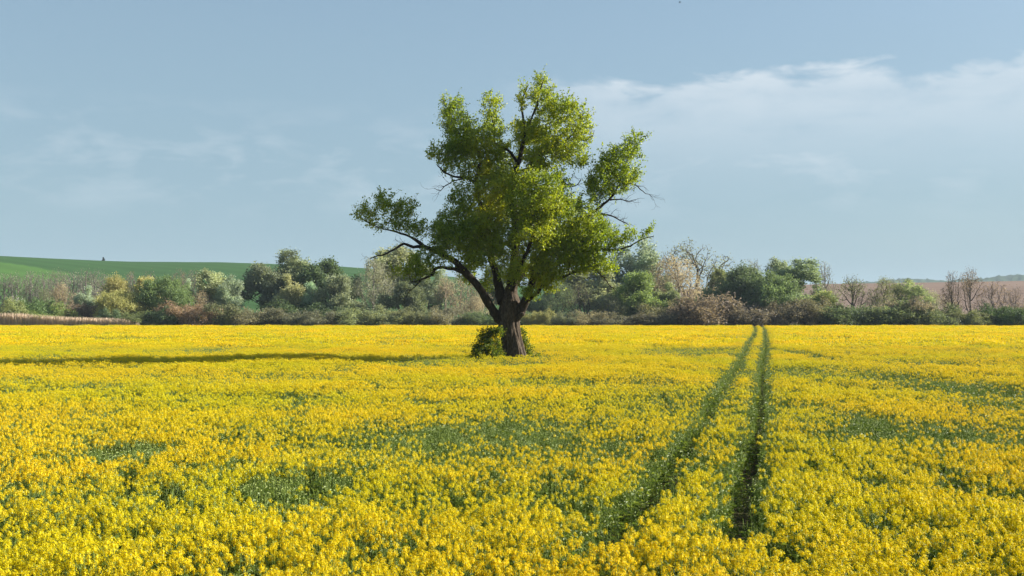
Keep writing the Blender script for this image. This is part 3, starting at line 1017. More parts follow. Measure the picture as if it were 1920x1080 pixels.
D0 = FIELD_END + 5
G_BARE = "bare grey trees of the wood below the green hill"
L_BARE = "leafless grey purple tree in the wood below the green hill"
for k, (xa, xb, yt, dd) in enumerate([(18, 52, 514, 318), (40, 78, 511, 322), (66, 104, 513, 316), (92, 130, 508, 326), (116, 156, 512, 320), (138, 176, 507, 314),
                                      (160, 200, 509, 322), (-14, 22, 516, 316)]):
    hedge("bare%d" % (k % 3), xa - 8, xb + 8, yt, dd, GREY, BK_P, "bare_tree", L_BARE, "tree", G_BARE)
for k, (xa, xb, yt) in enumerate([(225, 262, 512), (255, 300, 513), (318, 362, 507), (345, 375, 509)]):
    hedge("bare%d" % ((k + 1) % 3), xa, xb, yt, 312, BRN, BK_P, "bare_tree",
          "leafless mauve grey tree showing behind the yellow willows", "tree", "bare trees behind the yellow willows")
hedge("twiggy0", 88, 138, 533, 292, TAN, BK_T, "twiggy_tree", "tan brown twiggy shrub tree in front of the bare grey wood", "tree")
hedge("twiggy1", 60, 100, 543, 288, OLIVE, BK_G, "twiggy_tree", "dull olive twiggy shrub tree beside the white blossoming bush", "tree")
hedge("round0", 142, 184, 542, 284, SILV, BK_G, "pale_shrub_tree", "pale grey green shrub tree touching the bare wood side of the yellow willow", "tree")
hedge("thicket0", 16, 46, 560, 280, WHT, BK_D, "blossom_bush", "small bush covered in white blossom below the bare wood", "bush")
hedge("willow0", 190, 250, 521, 278, YEL, BK_D, "yellow_willow", "taller yellow olive willow with round crown below the lone hilltop tree", "tree")
hedge("willow1", 172, 264, 548, 268, (0.20, 0.20, 0.05), BK_D, "yellow_willow", "low spreading olive yellow willow in front of the taller yellow one", "tree")
hedge("round1", 246, 298, 523, 280, YEL, BK_D, "yellow_willow", "yellow tipped willow touching the fresh green willow", "tree")
hedge("willow1", 262, 350, 523, 272, (0.08, 0.125, 0.038), BK_D, "green_willow", "fresh green willow with sweeping weeping branches beside yellow willows", "tree", rz=2.2)
hedge("tall0", 360, 416, 510, 290, PALE, BK_G, "pale_tree", "tall pale yellow green tree between the green willow and the silvery tree", "tree")
hedge("tall1", 408, 454, 522, 286, SILV, BK_G, "silver_tree", "silvery tree with pale new leaves beside the pale yellow green one", "tree")
hedge("round0", 334, 372, 530, 294, SILV, BK_G, "pale_shrub_tree", "small silvery shrub tree between green willow and pale tree", "tree")
hedge("twiggy0", 355, 400, 548, 280, TAN, BK_T, "twiggy_tree", "tan twiggy shrub at the foot of the tall pale tree", "tree")
hedge("round2", 444, 540, 500, 296, (0.11, 0.135, 0.078), BK_D, "rounded_tree", "broad grey green rounded tree where the hill meets the wood", "tree")
hedge("tall2", 515, 588, 472, 302, (0.12, 0.15, 0.075), BK_G, "tall_tree", "tallest loose grey green tree standing above the hill line", "tree")
hedge("round0", 518, 568, 522, 284, (0.18, 0.185, 0.08), BK_G, "pale_shrub_tree", "pale yellowish tree in front of the tallest loose tree", "tree")
hedge("round1", 560, 600, 532, 286, (0.16, 0.24, 0.15), BK_G, "pale_shrub_tree", "small mint green tree under the dark spreading tree", "tree")
hedge("round2", 570, 656, 490, 294, DGR, BK_D, "dark_tree", "dark green spreading tree with leaning trunk on the hill line", "tree", rz=0.6)
hedge("round1", 598, 672, 520, 282, (0.125, 0.15, 0.085), BK_G, "pale_shrub_tree", "soft grey green rounded tree in front of the dark spreading tree", "tree")
hedge("twiggy1", 655, 744, 487, 288, (0.14, 0.15, 0.095), BK_G, "twiggy_tree", "grey twiggy tree with pale stems under the poplar's bare limb", "tree")
hedge("tall0", 706, 790, 466, 306, (0.17, 0.19, 0.095), BK_G, "tall_tree", "tall pale tree behind the poplar's low leafy limb", "tree")
hedge("tall1", 770, 840, 500, 300, (0.16, 0.20, 0.12), BK_G, "tall_tree", "soft pale green tree seen in the gap between the poplar's low limb and its trunk", "tree")
hedge("round2", 725, 790, 532, 280, (0.10, 0.125, 0.06), BK_D, "rounded_tree", "dull green rounded tree below the poplar's low leafy limb", "tree")
for k, (xa, xb, yt) in enumerate([(815, 858, 518), (842, 886, 512), (872, 915, 522)]):
    hedge("bare%d" % k, xa, xb, yt, 284 + 3 * k, TAN, BK_T, "bare_tree", "slender tan leafless tree on the green hill side of the poplar trunk", "tree", "tan bare trees beside the poplar trunk")
hedge("twiggy0", 868, 922, 556, 274, (0.25, 0.215, 0.135), BK_T, "twiggy_tree", "pale tan twiggy shrub directly behind the forking poplar trunk", "tree")
hedge("tall2", 900, 985, 500, 300, (0.10, 0.13, 0.06), BK_D, "tall_tree", "green tree partly seen behind the poplar's forking limbs", "tree")
hedge("twiggy1", 1012, 1076, 528, 280, (0.095, 0.135, 0.06), BK_D, "branching_tree", "grey green tree with dark forked branches on the ploughed field side of the poplar trunk", "tree")
hedge("bare1", 1060, 1118, 530, 276, OLIVE, BK_D, "bare_tree", "half bare dark branched tree with arching limbs under the poplar's sunlit side", "tree")
hedge("tall0", 1058, 1152, 503, 298, (0.15, 0.175, 0.095), BK_G, "pale_tree", "pale loose tree rising behind the half bare dark branched tree", "tree")
hedge("tall2", 992, 1070, 508, 300, (0.12, 0.155, 0.075), BK_G, "tall_tree", "soft green tree just behind the poplar's lowest sunlit limb", "tree")
hedge("round0", 1090, 1172, 514, 290, (0.165, 0.185, 0.09), BK_G, "pale_shrub_tree", "pale greenish rounded tree touching the bright green tree on the poplar side", "tree")
hedge("twiggy0", 1108, 1170, 552, 276, (0.14, 0.155, 0.07), BK_G, "twiggy_tree", "olive twiggy shrub tree at the foot of the pale greenish tree", "tree")
hedge("round1", 1162, 1238, 514, 278, LIME, BK_D, "bright_green_tree", "bright fresh green bushy tree, the greenest in the far hedge", "tree")
hedge("tall1", 1146, 1236, 454, 304, (0.16, 0.21, 0.145), BK_G, "silver_tree", "tall silvery green tree rising behind the poplar's low sunlit branch tip", "tree")
hedge("twiggy1", 1208, 1342, 484, 292, (0.21, 0.175, 0.12), BK_T, "twiggy_tree", "wide tan twiggy dome shaped tree behind the bright green tree", "tree")
hedge("bare0", 1255, 1362, 455, 306, GREY, BK_D, "bare_tree", "tall nearly leafless tree with fine spreading twigs topping the hedge", "tree")
hedge("round2", 1325, 1378, 508, 298, (0.12, 0.145, 0.05), BK_D, "rounded_tree", "olive green tree between the tan dome and the dark spreading willow", "tree")
hedge("round0", 1228, 1285, 536, 282, (0.12, 0.15, 0.06), BK_D, "rounded_tree", "small olive green tree between the bright green tree and the tan dome", "tree")
hedge("willow0", 1340, 1440, 502, 280, (0.07, 0.105, 0.045), BK_D, "green_willow", "dark green spreading willow with visible leaning limbs", "tree", rz=0.3)
hedge("willow1", 1400, 1496, 516, 274, (0.08, 0.125, 0.04), BK_D, "green_willow", "low fresh green willow leaning out from the dark spreading willow", "tree", rz=1.0)
hedge("bare2", 1378, 1442, 490, 304, GREY, BK_G, "bare_tree", "thin leafless grey tree poking up behind the dark willow", "tree")
hedge("tall0", 1430, 1482, 489, 300, (0.115, 0.15, 0.085), BK_D, "tall_tree", "loose grey green tree between the dark willow and twin crowned tree", "tree")
hedge("tall2", 1462, 1540, 488, 294, (0.125, 0.175, 0.085), BK_D, "tall_tree", "leafy green twin crowned tree ending the tall part of the hedge", "tree")
hedge("bare1", 1522, 1566, 494, 300, GREY, BK_P, "bare_tree", "thin leafless mauve tree between the twin crowned tree and ploughed field", "tree")
hedge("round1", 1520, 1572, 548, 282, (0.155, 0.18, 0.05), BK_D, "pale_shrub_tree", "yellow green shrub tree where the ploughed field begins", "tree")
hedge("bare0", 1572, 1630, 519, 280, OLIVE, BK_D, "bare_tree", "bare dark stemmed tree against the brown ploughed field", "tree")
hedge("twiggy1", 1622, 1690, 522, 282, (0.12, 0.135, 0.05), BK_D, "branching_tree", "olive branching tree with dark fan of limbs before the ploughed field", "tree")
hedge("tall1", 1680, 1735, 529, 284, (0.17, 0.215, 0.09), BK_G, "pale_tree", "light green loose tree in front of the ploughed field", "tree")
hedge("twiggy0", 1715, 1776, 548, 286, (0.19, 0.20, 0.11), BK_G, "twiggy_tree", "low pale silvery shrub tree beside the light green loose tree", "tree")
hedge("bare2", 1766, 1806, 511, 276, BRN, BK_D, "bare_tree", "slim bare tree second tallest by the ploughed field", "tree")
hedge("bare0", 1795, 1842, 504, 274, BRN, BK_D, "bare_tree", "tallest bare thin tree in front of the far blue wooded hill", "tree")
hedge("bare1", 1836, 1894, 530, 272, BRN, BK_P, "bare_tree", "low wide bare reddish tree fanning out above the dark round bush", "tree")
hedge("bare2", 1880, 1930, 541, 276, BRN, BK_P, "bare_tree", "short crooked bare tree behind the dark round bush", "tree")

# low bushes along the field's far edge
BUSH = [
    (-30, 34, 564, 262, YGR, "olive yellow bush above the dry reeds near the white blossom"),
    (30, 92, 562, 268, GRN, "plain green bush behind the reeds next to the white blossom"),
    (70, 136, 574, 263, (0.12, 0.17, 0.035), "yellow green bush behind the middle of the reeds"),
    (118, 176, 570, 268, BRN, "dark brown bush between the reeds' bushes and the low yellow willow"),
    (190, 226, 580, 262, (0.095, 0.15, 0.07), "small round blue green bush under the low yellow willow"),
    (224, 284, 588, 262, (0.13, 0.165, 0.055), "light green bush at the reeds' end under the willows"),
    (276, 338, 580, 264, DGR, "dark green bush under the fresh green willow"),
    (328, 402, 571, 263, (0.20, 0.135, 0.085), "reddish tan bush beside the fresh green willow"),
    (388, 470, 572, 264, OLIVE, "dull olive bush between the reddish tan bush and the grey brown bush"),
    (440, 520, 582, 263, (0.125, 0.12, 0.07), "grey brown bush below the broad grey green tree"),
    (500, 580, 583, 265, (0.10, 0.105, 0.06), "dusky olive bush below the tallest loose tree"),
    (540, 640, 568, 276, DGR, "dark shadowy bush under the dark spreading tree"),
    (565, 640, 585, 262, (0.12, 0.125, 0.08), "rounded grey bush below the mint green tree"),
    (625, 720, 582, 262, (0.14, 0.17, 0.07), "long light green bush below the grey twiggy tree"),
    (690, 770, 578, 262, (0.125, 0.145, 0.065), "arched grey green bush beside the long light green one"),
    (745, 815, 582, 263, (0.12, 0.135, 0.065), "soft olive bush below the poplar's low leafy limb"),
    (795, 862, 579, 262, (0.14, 0.135, 0.085), "rounded grey tan bush close behind the poplar's sucker shrub on its open side"),
    (855, 910, 588, 262, (0.085, 0.12, 0.05), "low dark green bush directly behind the sucker shrub"),
    (905, 985, 580, 266, DGR, "dark bush directly behind the poplar trunk"),
    (988, 1024, 584, 261, (0.19, 0.19, 0.06), "small yellowish bush on the poplar trunk's sunlit side"),
    (1015, 1085, 588, 263, (0.085, 0.10, 0.055), "dark grey green bush under the tree with forked branches"),
    (1070, 1130, 587, 262, (0.15, 0.135, 0.075), "tan topped bush under the half bare tree"),
    (1120, 1200, 590, 262, (0.075, 0.075, 0.048), "dark brownish bush below the bright green tree"),
    (1185, 1275, 586, 263, (0.08, 0.075, 0.048), "dark brown bush between the bright green tree and the domed thicket"),
    (1215, 1290, 568, 270, (0.12, 0.12, 0.06), "olive bush between bright green tree and brown domed thicket"),
    (1268, 1378, 558, 264, (0.15, 0.115, 0.085), "large brown domed thicket below the tan twiggy tree"),
    (1362, 1446, 570, 263, (0.11, 0.092, 0.068), "brown grey thicket behind the end of the wheel tracks"),
    (1430, 1508, 564, 264, (0.10, 0.088, 0.062), "grey brown thicket just past the end of the wheel tracks"),
    (1490, 1572, 562, 266, (0.105, 0.10, 0.055), "tall olive brown thicket below the twin crowned tree"),
    (1545, 1630, 577, 262, (0.07, 0.105, 0.04), "green thicket below the bare dark stemmed tree"),
    (1615, 1700, 570, 264, (0.09, 0.12, 0.045), "mid green thicket below the olive branching tree"),
    (1660, 1735, 564, 266, (0.15, 0.13, 0.095), "grey tan topped thicket below the light green loose tree"),
    (1720, 1800, 574, 263, (0.08, 0.105, 0.042), "dark green thicket below the slim bare tree"),
    (1785, 1850, 586, 262, (0.10, 0.115, 0.045), "olive thicket below the tallest bare thin tree"),
    (1815, 1848, 588, 260.5, YGR, "small yellow green bush beside the dark round bush"),
    (1862, 1914, 575, 261, (0.04, 0.075, 0.022), "dark green round bush at the ploughed field's end of the hedge"),
    (1900, 1975, 578, 266, (0.085, 0.10, 0.045), "dull green bush beyond the dark round bush"),
]
for k, (xa, xb, yt, dd, colr, lab_) in enumerate(BUSH):
    w_ = (xb - xa) * 0.12
    hedge("thicket%d" % (k % 4), xa - w_, xb + w_, yt - 2, dd, colr, (0.09, 0.075, 0.06), "hedge_bush", lab_, "bush", "bushes along the far edge of the field")
# the two trees alone on the hill's ridge
for x, yt, h, lab_ in ((193, 492.0, 1, "lone dark round tree on the ridge of the green hill"), (421, 497.0, 1, "tiny dark tree further along the green hill's ridge")):
    rr = 900.0
    a_ = math.atan((x - 960) / F)
    zz = hill_height(HILL_X, HILL_Y, 900.0, 370.0)(np.array([[rr]]), np.array([[a_]]))[0, 0]
    wood, leafm, H, W = PROTO["round1" if x < 300 else "round2"]
    loc = (rr * math.sin(a_), rr * math.cos(a_), zz - 0.1)
    o = thing("ridge_tree", lab_, "tree", loc)
    s = 4.4 / 9 if x < 300 else 1.6 / 9
    o.scale = (s * 0.5, s * 0.5, s)
    t = link("trunk", wood, o); t.color = (*BK_D, 1)
    c = link("crown", leafm, o); c.color = (0.02, 0.03, 0.015, 1)

# dry reeds along the left end of the field's edge
rr_ = np.random.default_rng(77)
n = 15000
xs = rr_.uniform(-190, 262, n)
ds = rr_.uniform(FIELD_END + 0.3, FIELD_END + 5.5, n)
X = (xs - 960) / F * ds
hmax = np.interp(xs, [-190, 30, 60, 130, 230, 262], [3.6, 3.9, 3.6, 3.0, 2.7, 1.9])
hh = hmax * rr_.uniform(0.72, 1.08, n)
lean = rr_.normal(scale=0.16, size=(n, 2))
B = np.stack([X, ds, np.zeros(n)], 1)
wv = unit(np.stack([rr_.normal(size=n), rr_.normal(size=n), np.zeros(n)], 1)) * 0.022
mid = B + np.stack([lean[:, 0] * 0.4, lean[:, 1] * 0.4, hh * 0.8], 1)
tip = B + np.stack([lean[:, 0], lean[:, 1], hh], 1)
plume = wv * 2.6
V = np.stack([B - wv, B + wv, mid + plume, mid - plume, tip], 1).reshape(-1, 3)
k = np.arange(n)[:, None] * 5
T = np.concatenate([k + np.array([[0, 1, 2]]), k + np.array([[0, 2, 3]]), k + np.array([[3, 2, 4]])])
M_REED = leaf_material("dry_reed", [(0, (0.46, 0.35, 0.25)), (1, (0.68, 0.55, 0.41))], transl=0.3, tr_gain=(1, 1, 1))
ro = link("reed_bed", build_mesh("reed_bed", V, T, [M_REED], tint=np.repeat(rr_.random(n), 5)))
ro["kind"] = "stuff"; ro["label"] = "strip of dry tan reeds along the far edge of the field"; ro["category"] = "reeds"

# rough grass margin between the crop and the hedge
n = 26000
xs = rr_.uniform(-260, 2180, n)
ds = rr_.uniform(FIELD_END - 0.4, FIELD_END + 4.0, n)
nzg = Noise2(19)
X = (xs - 960) / F * ds
hh = (0.75 + 1.5 * np.clip(nzg.fbm(X * 0.16 + 50, ds * 0.3 + 5, 3) - 0.38, 0, 1) * 2.0) * rr_.uniform(0.6, 1.1, n)
lean = rr_.normal(scale=0.2, size=(n, 2))
B = np.stack([X, ds, np.zeros(n)], 1)
wv = unit(np.stack([rr_.normal(size=n), rr_.normal(size=n), np.zeros(n)], 1)) * 0.03
tip = B + np.stack([lean[:, 0], lean[:, 1], hh], 1)
V = np.stack([B - wv, B + wv, (B + tip) / 2 + wv * 1.3, tip], 1).reshape(-1, 3)
k = np.arange(n)[:, None] * 4
T = np.concatenate([k + np.array([[0, 1, 2]]), k + np.array([[0, 2, 3]])])
M_MARGIN = leaf_material("margin_grass", [(0, (0.07, 0.09, 0.03)), (0.7, (0.13, 0.15, 0.05)), (1, (0.30, 0.25, 0.13))], transl=0.35)
mo = link("grass_margin", build_mesh("grass_margin", V, T, [M_MARGIN], tint=np.repeat(rr_.random(n), 4)))
mo["kind"] = "stuff"; mo["label"] = "rough grass and weeds between the crop and the hedge"; mo["category"] = "grass"

# small bird high above
bp = px(1274.5, 4.6, 120.0)
bird = thing("bird", "tiny dark bird flying high above the field", "bird", tuple(bp))
M_BIRD = ground_material("bird_feather", (0.03, 0.03, 0.035), (0.04, 0.04, 0.045), (0.02, 0.02, 0.025))
bx_ = np.array([[-0.11, 0, 0], [-0.07, 0, 0.004], [0, 0, 0.0], [0.06, 0, -0.004], [0.12, 0, 0]])
V, T = tubes([(bx_, np.array([0.004, 0.022, 0.03, 0.02, 0.012]), 8)])
link("body", build_mesh("body", V, T, [M_BIRD], smooth=True), bird)
for s in (-1, 1):
    wv = [(-0.05, 0, 0.01), (0.05, 0, 0.01), (0.045, s * 0.1, 0.06), (-0.055, s * 0.1, 0.06), (0.06, s * 0.21, 0.075), (0.0, s * 0.21, 0.078)]
    wv = np.array(wv); wv2 = wv + np.array([0, 0, 0.006])
    fq = np.array([[0, 1, 2, 3], [3, 2, 4, 5], [6, 9, 8, 7], [9, 11, 10, 8]])
    link("wing", build_mesh("wing", np.vstack([wv, wv2]), fq, [M_BIRD]), bird)

# ------------------------------------------------------------------ the rapeseed crop
MATS = [M_STALK, M_PETAL]


def cat_parts(parts):
    """parts: list of (V, F, tint, matindex) -> merged"""
    Vs, Fs, ts, ms, b = [], [], [], [], 0
    for V, Fc, t, m in parts:
        Vs.append(V); Fs.append(Fc + b); ts.append(t); ms.append(np.full(len(Fc), m)); b += len(V)
    return np.concatenate(Vs), np.concatenate(Fs), np.concatenate(ts), np.concatenate(ms)


def flower_head(rg, nfl, rad, hgt, fsize):
    """a raceme: four-petalled flowers set round a dome, buds on top, at the origin"""
    parts = []
    u = (np.arange(nfl) + rg.uniform(0, 1, nfl)) / nfl
    ph = np.arange(nfl) * 2.39996 + rg.uniform(0, 0.7, nfl)
    th = u * 1.9
    rr = rad * rg.uniform(0.45, 1.2, nfl)
    P = np.stack([np.sin(th) * np.cos(ph) * rr, np.sin(th) * np.sin(ph) * rr, np.cos(th) * hgt * 0.6 + hgt * 0.4 + rg.uniform(-0.25, 0.12, nfl) * hgt], 1)
    nrm = unit(np.stack([np.sin(th) * np.cos(ph), np.sin(th) * np.sin(ph), np.cos(th) + 0.35], 1) + rg.normal(scale=0.3, size=(nfl, 3)))
    a = unit(np.cross(nrm, rg.normal(size=(nfl, 3))))
    b = np.cross(nrm, a)
    s = fsize * rg.uniform(0.8, 1.2, nfl)[:, None] * 0.5
    w = 0.62
    # four petals as two crossed bow ties: centre + 8 rim points
    rim = [a + b * w * 0.5, a - b * w * 0.5, -b + a * w * 0.5, -b - a * w * 0.5, -a - b * w * 0.5, -a + b * w * 0.5, b - a * w * 0.5, b + a * w * 0.5]
    V = np.stack([P] + [P + r_ * s + nrm * s * 0.35 for r_ in rim], 1).reshape(-1, 3)
    k = np.arange(nfl)[:, None] * 9
    T = np.concatenate([k + np.array([[0, 2, 1]]), k + np.array([[0, 4, 3]]), k + np.array([[0, 6, 5]]), k + np.array([[0, 8, 7]])])
    t = np.repeat(rg.beta(2.2, 2.2, nfl) * 0.9 + 0.05, 9)
    parts.append((V, T, t, 1))
    # raceme axis and the packed inner flowers
    oc = np.array([[1, 0, 0], [-1, 0, 0], [0, 1, 0], [0, -1, 0], [0, 0, 1], [0, 0, -1]], float) * np.array([rad * 0.4, rad * 0.4, hgt * 0.48]) + np.array([0, 0, hgt * 0.45])
    parts.append((oc, np.array([[0, 2, 4], [2, 1, 4], [1, 3, 4], [3, 0, 4], [2, 0, 5], [1, 2, 5], [3, 1, 5], [0, 3, 5]]), np.full(6, 0.5), 1))
    # buds
    o = np.array([[1, 0, 0], [-.5, .87, 0], [-.5, -.87, 0], [0, 0, 1.3]]) * rad * 0.34 + np.array([0, 0, hgt * 0.78])
    parts.append((o, np.array([[0, 1, 3], [1, 2, 3], [2, 0, 3]]), np.full(4, 0.95), 0))
    return parts


def rape_plant(seed, h=1.15, nb=5, nfl=16, rad=0.042, hgt=0.065, fsize=0.034, heads=True, leaves=9, lean=0.06, lod=0):
    """returns stem parts, foliage parts and a list of (position, head parts)"""
    rg = np.random.default_rng(seed)
    paths, hd, lf = [], [], []
    ln = rg.normal(scale=lean, size=2)
    main = np.array([[0, 0, 0], [ln[0] * 0.3, ln[1] * 0.3, h * 0.45], [ln[0], ln[1], h * rg.uniform(0.94, 1.02)]])
    sides = 3
    paths.append((main, np.array([0.008, 0.006, 0.0035]), sides))
    tips = [main[-1]]
    for b in range(nb):
        t = rg.uniform(0.42, 0.8)
        p0 = main[0] * (1 - t) + main[-1] * t
        an = b * 2.4 + rg.uniform(-0.5, 0.5)
        rr = rg.uniform(0.08, 0.20)
        tp_ = np.array([p0[0] + rr * math.cos(an), p0[1] + rr * math.sin(an), h * rg.uniform(0.80, 1.02)])
        md = (p0 + tp_) / 2 + np.array([rr * 0.3 * math.cos(an), rr * 0.3 * math.sin(an), -0.02])
        paths.append((np.array([p0, md, tp_]), np.array([0.005, 0.004, 0.003]), sides))
        tips.append(tp_)
    # young pods and pedicels below each head
    for tpp in tips:
        for q in range(0 if lod else 4):
            an = rg.uniform(0, 6.28); z = -rg.uniform(0.03, 0.16)
            st = tpp + np.array([0, 0, z])
            d = np.array([math.cos(an) * 0.045, math.sin(an) * 0.045, 0.04])
            paths.append((np.array([st, st + d]), np.array([0.0025, 0.002]), 3))
    SV, ST = tubes(paths)
    stem = (SV, ST, np.clip(rg.uniform(0.3, 0.9, len(SV)), 0, 1), 0)
    n = leaves
    z = rg.uniform(0.12, 0.86, n) * h
    an = rg.uniform(0, 6.28, n)
    L = rg.uniform(0.10, 0.22, n) * (1.25 - 0.6 * z / h)
    P0 = np.stack([np.interp(z, [0, h], [0, ln[0]]), np.interp(z, [0, h], [0, ln[1]]), z], 1)
    spread = rg.uniform(0, 0.10, n)
    P0[:, 0] += spread * np.cos(an); P0[:, 1] += spread * np.sin(an)
    d = np.stack([np.cos(an), np.sin(an), rg.uniform(0.0, 0.9, n)], 1); d = unit(d)
    s = unit(np.cross(d, np.array([0, 0, 1.0])) + rg.normal(scale=0.3, size=(n, 3)))
    w = L * rg.uniform(0.13, 0.24, n)
    m = P0 + d * (L * 0.5)[:, None] + np.array([0, 0, 0.015])
    tip = P0 + d * L[:, None] - np.array([0, 0, 0.04])
    V = np.stack([P0, m + s * w[:, None], tip, m - s * w[:, None]], 1).reshape(-1, 3)
    k = np.arange(n)[:, None] * 4
    fol = (V, np.concatenate([k + np.array([[0, 1, 2]]), k + np.array([[0, 2, 3]])]), np.repeat(rg.uniform(0, 0.9, n), 4), 0)
    for tpp in tips:
        if heads is True or rg.random() < heads:
            f = rg.uniform(0.8, 1.2)
            hd.append((tpp, flower_head(rg, nfl, rad * f, hgt * f, fsize)))
        else:   # green bud cluster
            o = np.array([[1, 0, 0], [-.5, .87, 0], [-.5, -.87, 0], [0, 0, 1.6]]) * 0.014 + tpp
            lf.append((o, np.array([[0, 1, 3], [1, 2, 3], [2, 0, 3]]), np.full(4, 1.0), 0))
    return stem, [fol] + lf, hd


def joined_plant(name, **kw):
    stem, fol, hd = rape_plant(**kw)
    parts = [stem] + fol
    for p, hp in hd:
        parts += [(V + p, T, t, m) for V, T, t, m in hp]
    V, T, t, m = cat_parts(parts)
    return bpy.data.objects.new(name, build_mesh(name, V, T, MATS, tint=t, mat_idx=m))


def patch(name, seed, n, size, heads, h=1.15):
    """a far patch of many plants in one prototype"""
    rg = np.random.default_rng(seed)
    parts = []
    for i in range(n):
        x, y = rg.uniform(-size / 2, size / 2, 2)
        hz = h * rg.uniform(0.82, 1.04)
        for b in range(3):
            q = np.array([x + rg.normal(scale=0.09), y + rg.normal(scale=0.09), hz * rg.uniform(0.86, 1.0)])
            if rg.random() < heads:
                V, T, t = leaf_kites(q + rg.normal(scale=0.032, size=(6, 3)), 0.085, rg, aspect=1.0)
                parts.append((V, T, t * 0.9, 1))
            st = np.array([[x - 0.012, y, 0.2], [x + 0.012, y + 0.01, 0.2], q])
            parts.append((st, np.array([[0, 1, 2]]), np.full(3, rg.uniform(0.3, 0.9)), 0))
        V, T, t = leaf_kites(np.array([x, y, 0.62]) + rg.normal(size=(6, 3)) * np.array([0.12, 0.12, 0.18]), 0.17, rg, aspect=0.4)
        parts.append((V, T, t * 0.9, 0))
    V, T, t, m = cat_parts(parts)
    return bpy.data.objects.new(name, build_mesh(name, V, T, MATS, tint=t, mat_idx=m))


protos = []
NEAR_FULL = []; NEAR_SP = []; NEAR_GR = []; MID_FULL = []; MID_SP = []; MID_GR = []; FAR_FULL = []; FAR_SP = []; FAR_GR = []


def addp(lst, ob):
    lst.append(len(protos)); protos.append(ob)


for s in range(6):
    addp(NEAR_FULL, joined_plant("plant_near", seed=300 + s, nb=4, nfl=24, rad=0.040, hgt=0.080, fsize=0.031, leaves=12))
for s in range(3):
    addp(NEAR_SP, joined_plant("plant_sparse", seed=320 + s, nb=4, nfl=18, rad=0.036, hgt=0.07, fsize=0.03, heads=0.6, leaves=16, h=1.08))
for s in range(3):
    addp(NEAR_GR, joined_plant("plant_green", seed=330 + s, nb=5, nfl=8, rad=0.028, heads=0.06, leaves=24, h=1.05))
for s in range(4):
    addp(MID_FULL, joined_plant("plant_mid", seed=340 + s, nb=4, nfl=10, rad=0.042, hgt=0.07, fsize=0.046, leaves=9, lod=1))
for s in range(2):
    addp(MID_SP, joined_plant("plant_mid_sparse", seed=350 + s, nb=4, nfl=7, rad=0.04, fsize=0.046, heads=0.5, leaves=9, lod=1, h=1.08))
for s in range(2):
    addp(MID_GR, joined_plant("plant_mid_green", seed=360 + s, nb=5, nfl=6, rad=0.03, heads=0.05, leaves=18, lod=1, h=1.05))
for s in range(3):
    addp(FAR_FULL, patch("patch_far", 370 + s, 22, 1.3, 0.92))
for s in range(2):
    addp(FAR_SP, patch("patch_far_sparse", 380 + s, 22, 1.3, 0.45, 1.08))
addp(FAR_GR, patch("patch_far_green", 390, 22, 1.3, 0.07, 1.05))

# wheel tracks traced in the photo and laid on the field
TRK_L = [(1414, 613), (1417, 622), (1413, 634), (1404, 646), (1398, 660), (1384, 690), (1362, 722), (1332, 772), (1298, 832), (1258, 888), (1185, 975), (1150, 1020), (1128, 1055)]
TRK_R = [(1428, 613), (1434, 622), (1435, 634), (1437, 655), (1430, 690), (1428, 722), (1429, 760), (1424, 805), (1412, 860), (1398, 905), (1388, 968), (1382, 1015), (1378, 1050)]
trk = []
for seq in (TRK_L, TRK_R):
    P = np.array([px_plane(x, y, 0.75)[:2] for x, y in seq])
    P[0] = P[1] + (P[0] - P[1]) / np.linalg.norm(P[0] - P[1]) * max(1.0, (FIELD_END + 3 - P[1][1]))
    trk.append(P)


def track_dist(x, y):
    best = np.full(len(x), 99.0)
    for P in trk:
        yy = P[::-1, 1]; xx = P[::-1, 0]
        c = np.interp(y, yy, xx)
        d = np.abs(x - c)
        d = np.where(y < yy[0], np.hypot(x - xx[0], y - yy[0]), d)
        best = np.minimum(best, d)
    return best


nzf = Noise2(51)
GREEN = [(230, 836, 110, 12, 1.0), (110, 850, 70, 12, .7), (740, 802, 110, 18, .75), (560, 900, 130, 20, 1.0), (430, 912, 60, 14, .6), (1630, 782, 75, 18, 1.0), (1560, 765, 50, 10, .7),
         (1310, 656, 120, 4.5, .8), (1480, 656, 26, 8, 1.0), (1880, 650, 60, 4, .6), (1060, 905, 60, 22, .7), (640, 845, 70, 14, .6), (1830, 905, 70, 20, .8),
         (1240, 720, 40, 5, .4), (540, 765, 60, 8, .5), (130, 655, 120, 3, .5), (1480, 910, 40, 30, .6), (1660, 890, 60, 18, .6), (1750, 985, 60, 12, .7), (260, 1020, 60, 12, .6),
         (900, 900, 60, 16, .6), (640, 684, 60, 4, .5), (1890, 770, 60, 10, .4), (200, 740, 50, 6, .5), (470, 1060, 80, 10, .6), (720, 1010, 60, 14, .6), (1420, 780, 16, 30, .5), (1150, 790, 60, 12, .35)]
gpat = []
for (x, y, rx, ry, a) in GREEN:
    c = px_plane(x, y, CANOPY); e = px_plane(x + rx, y, CANOPY); f = px_plane(x, y - ry, CANOPY)
    gpat.append((c[0], c[1], abs(e[0] - c[0]), abs(f[1] - c[1]) * 1.6, a))


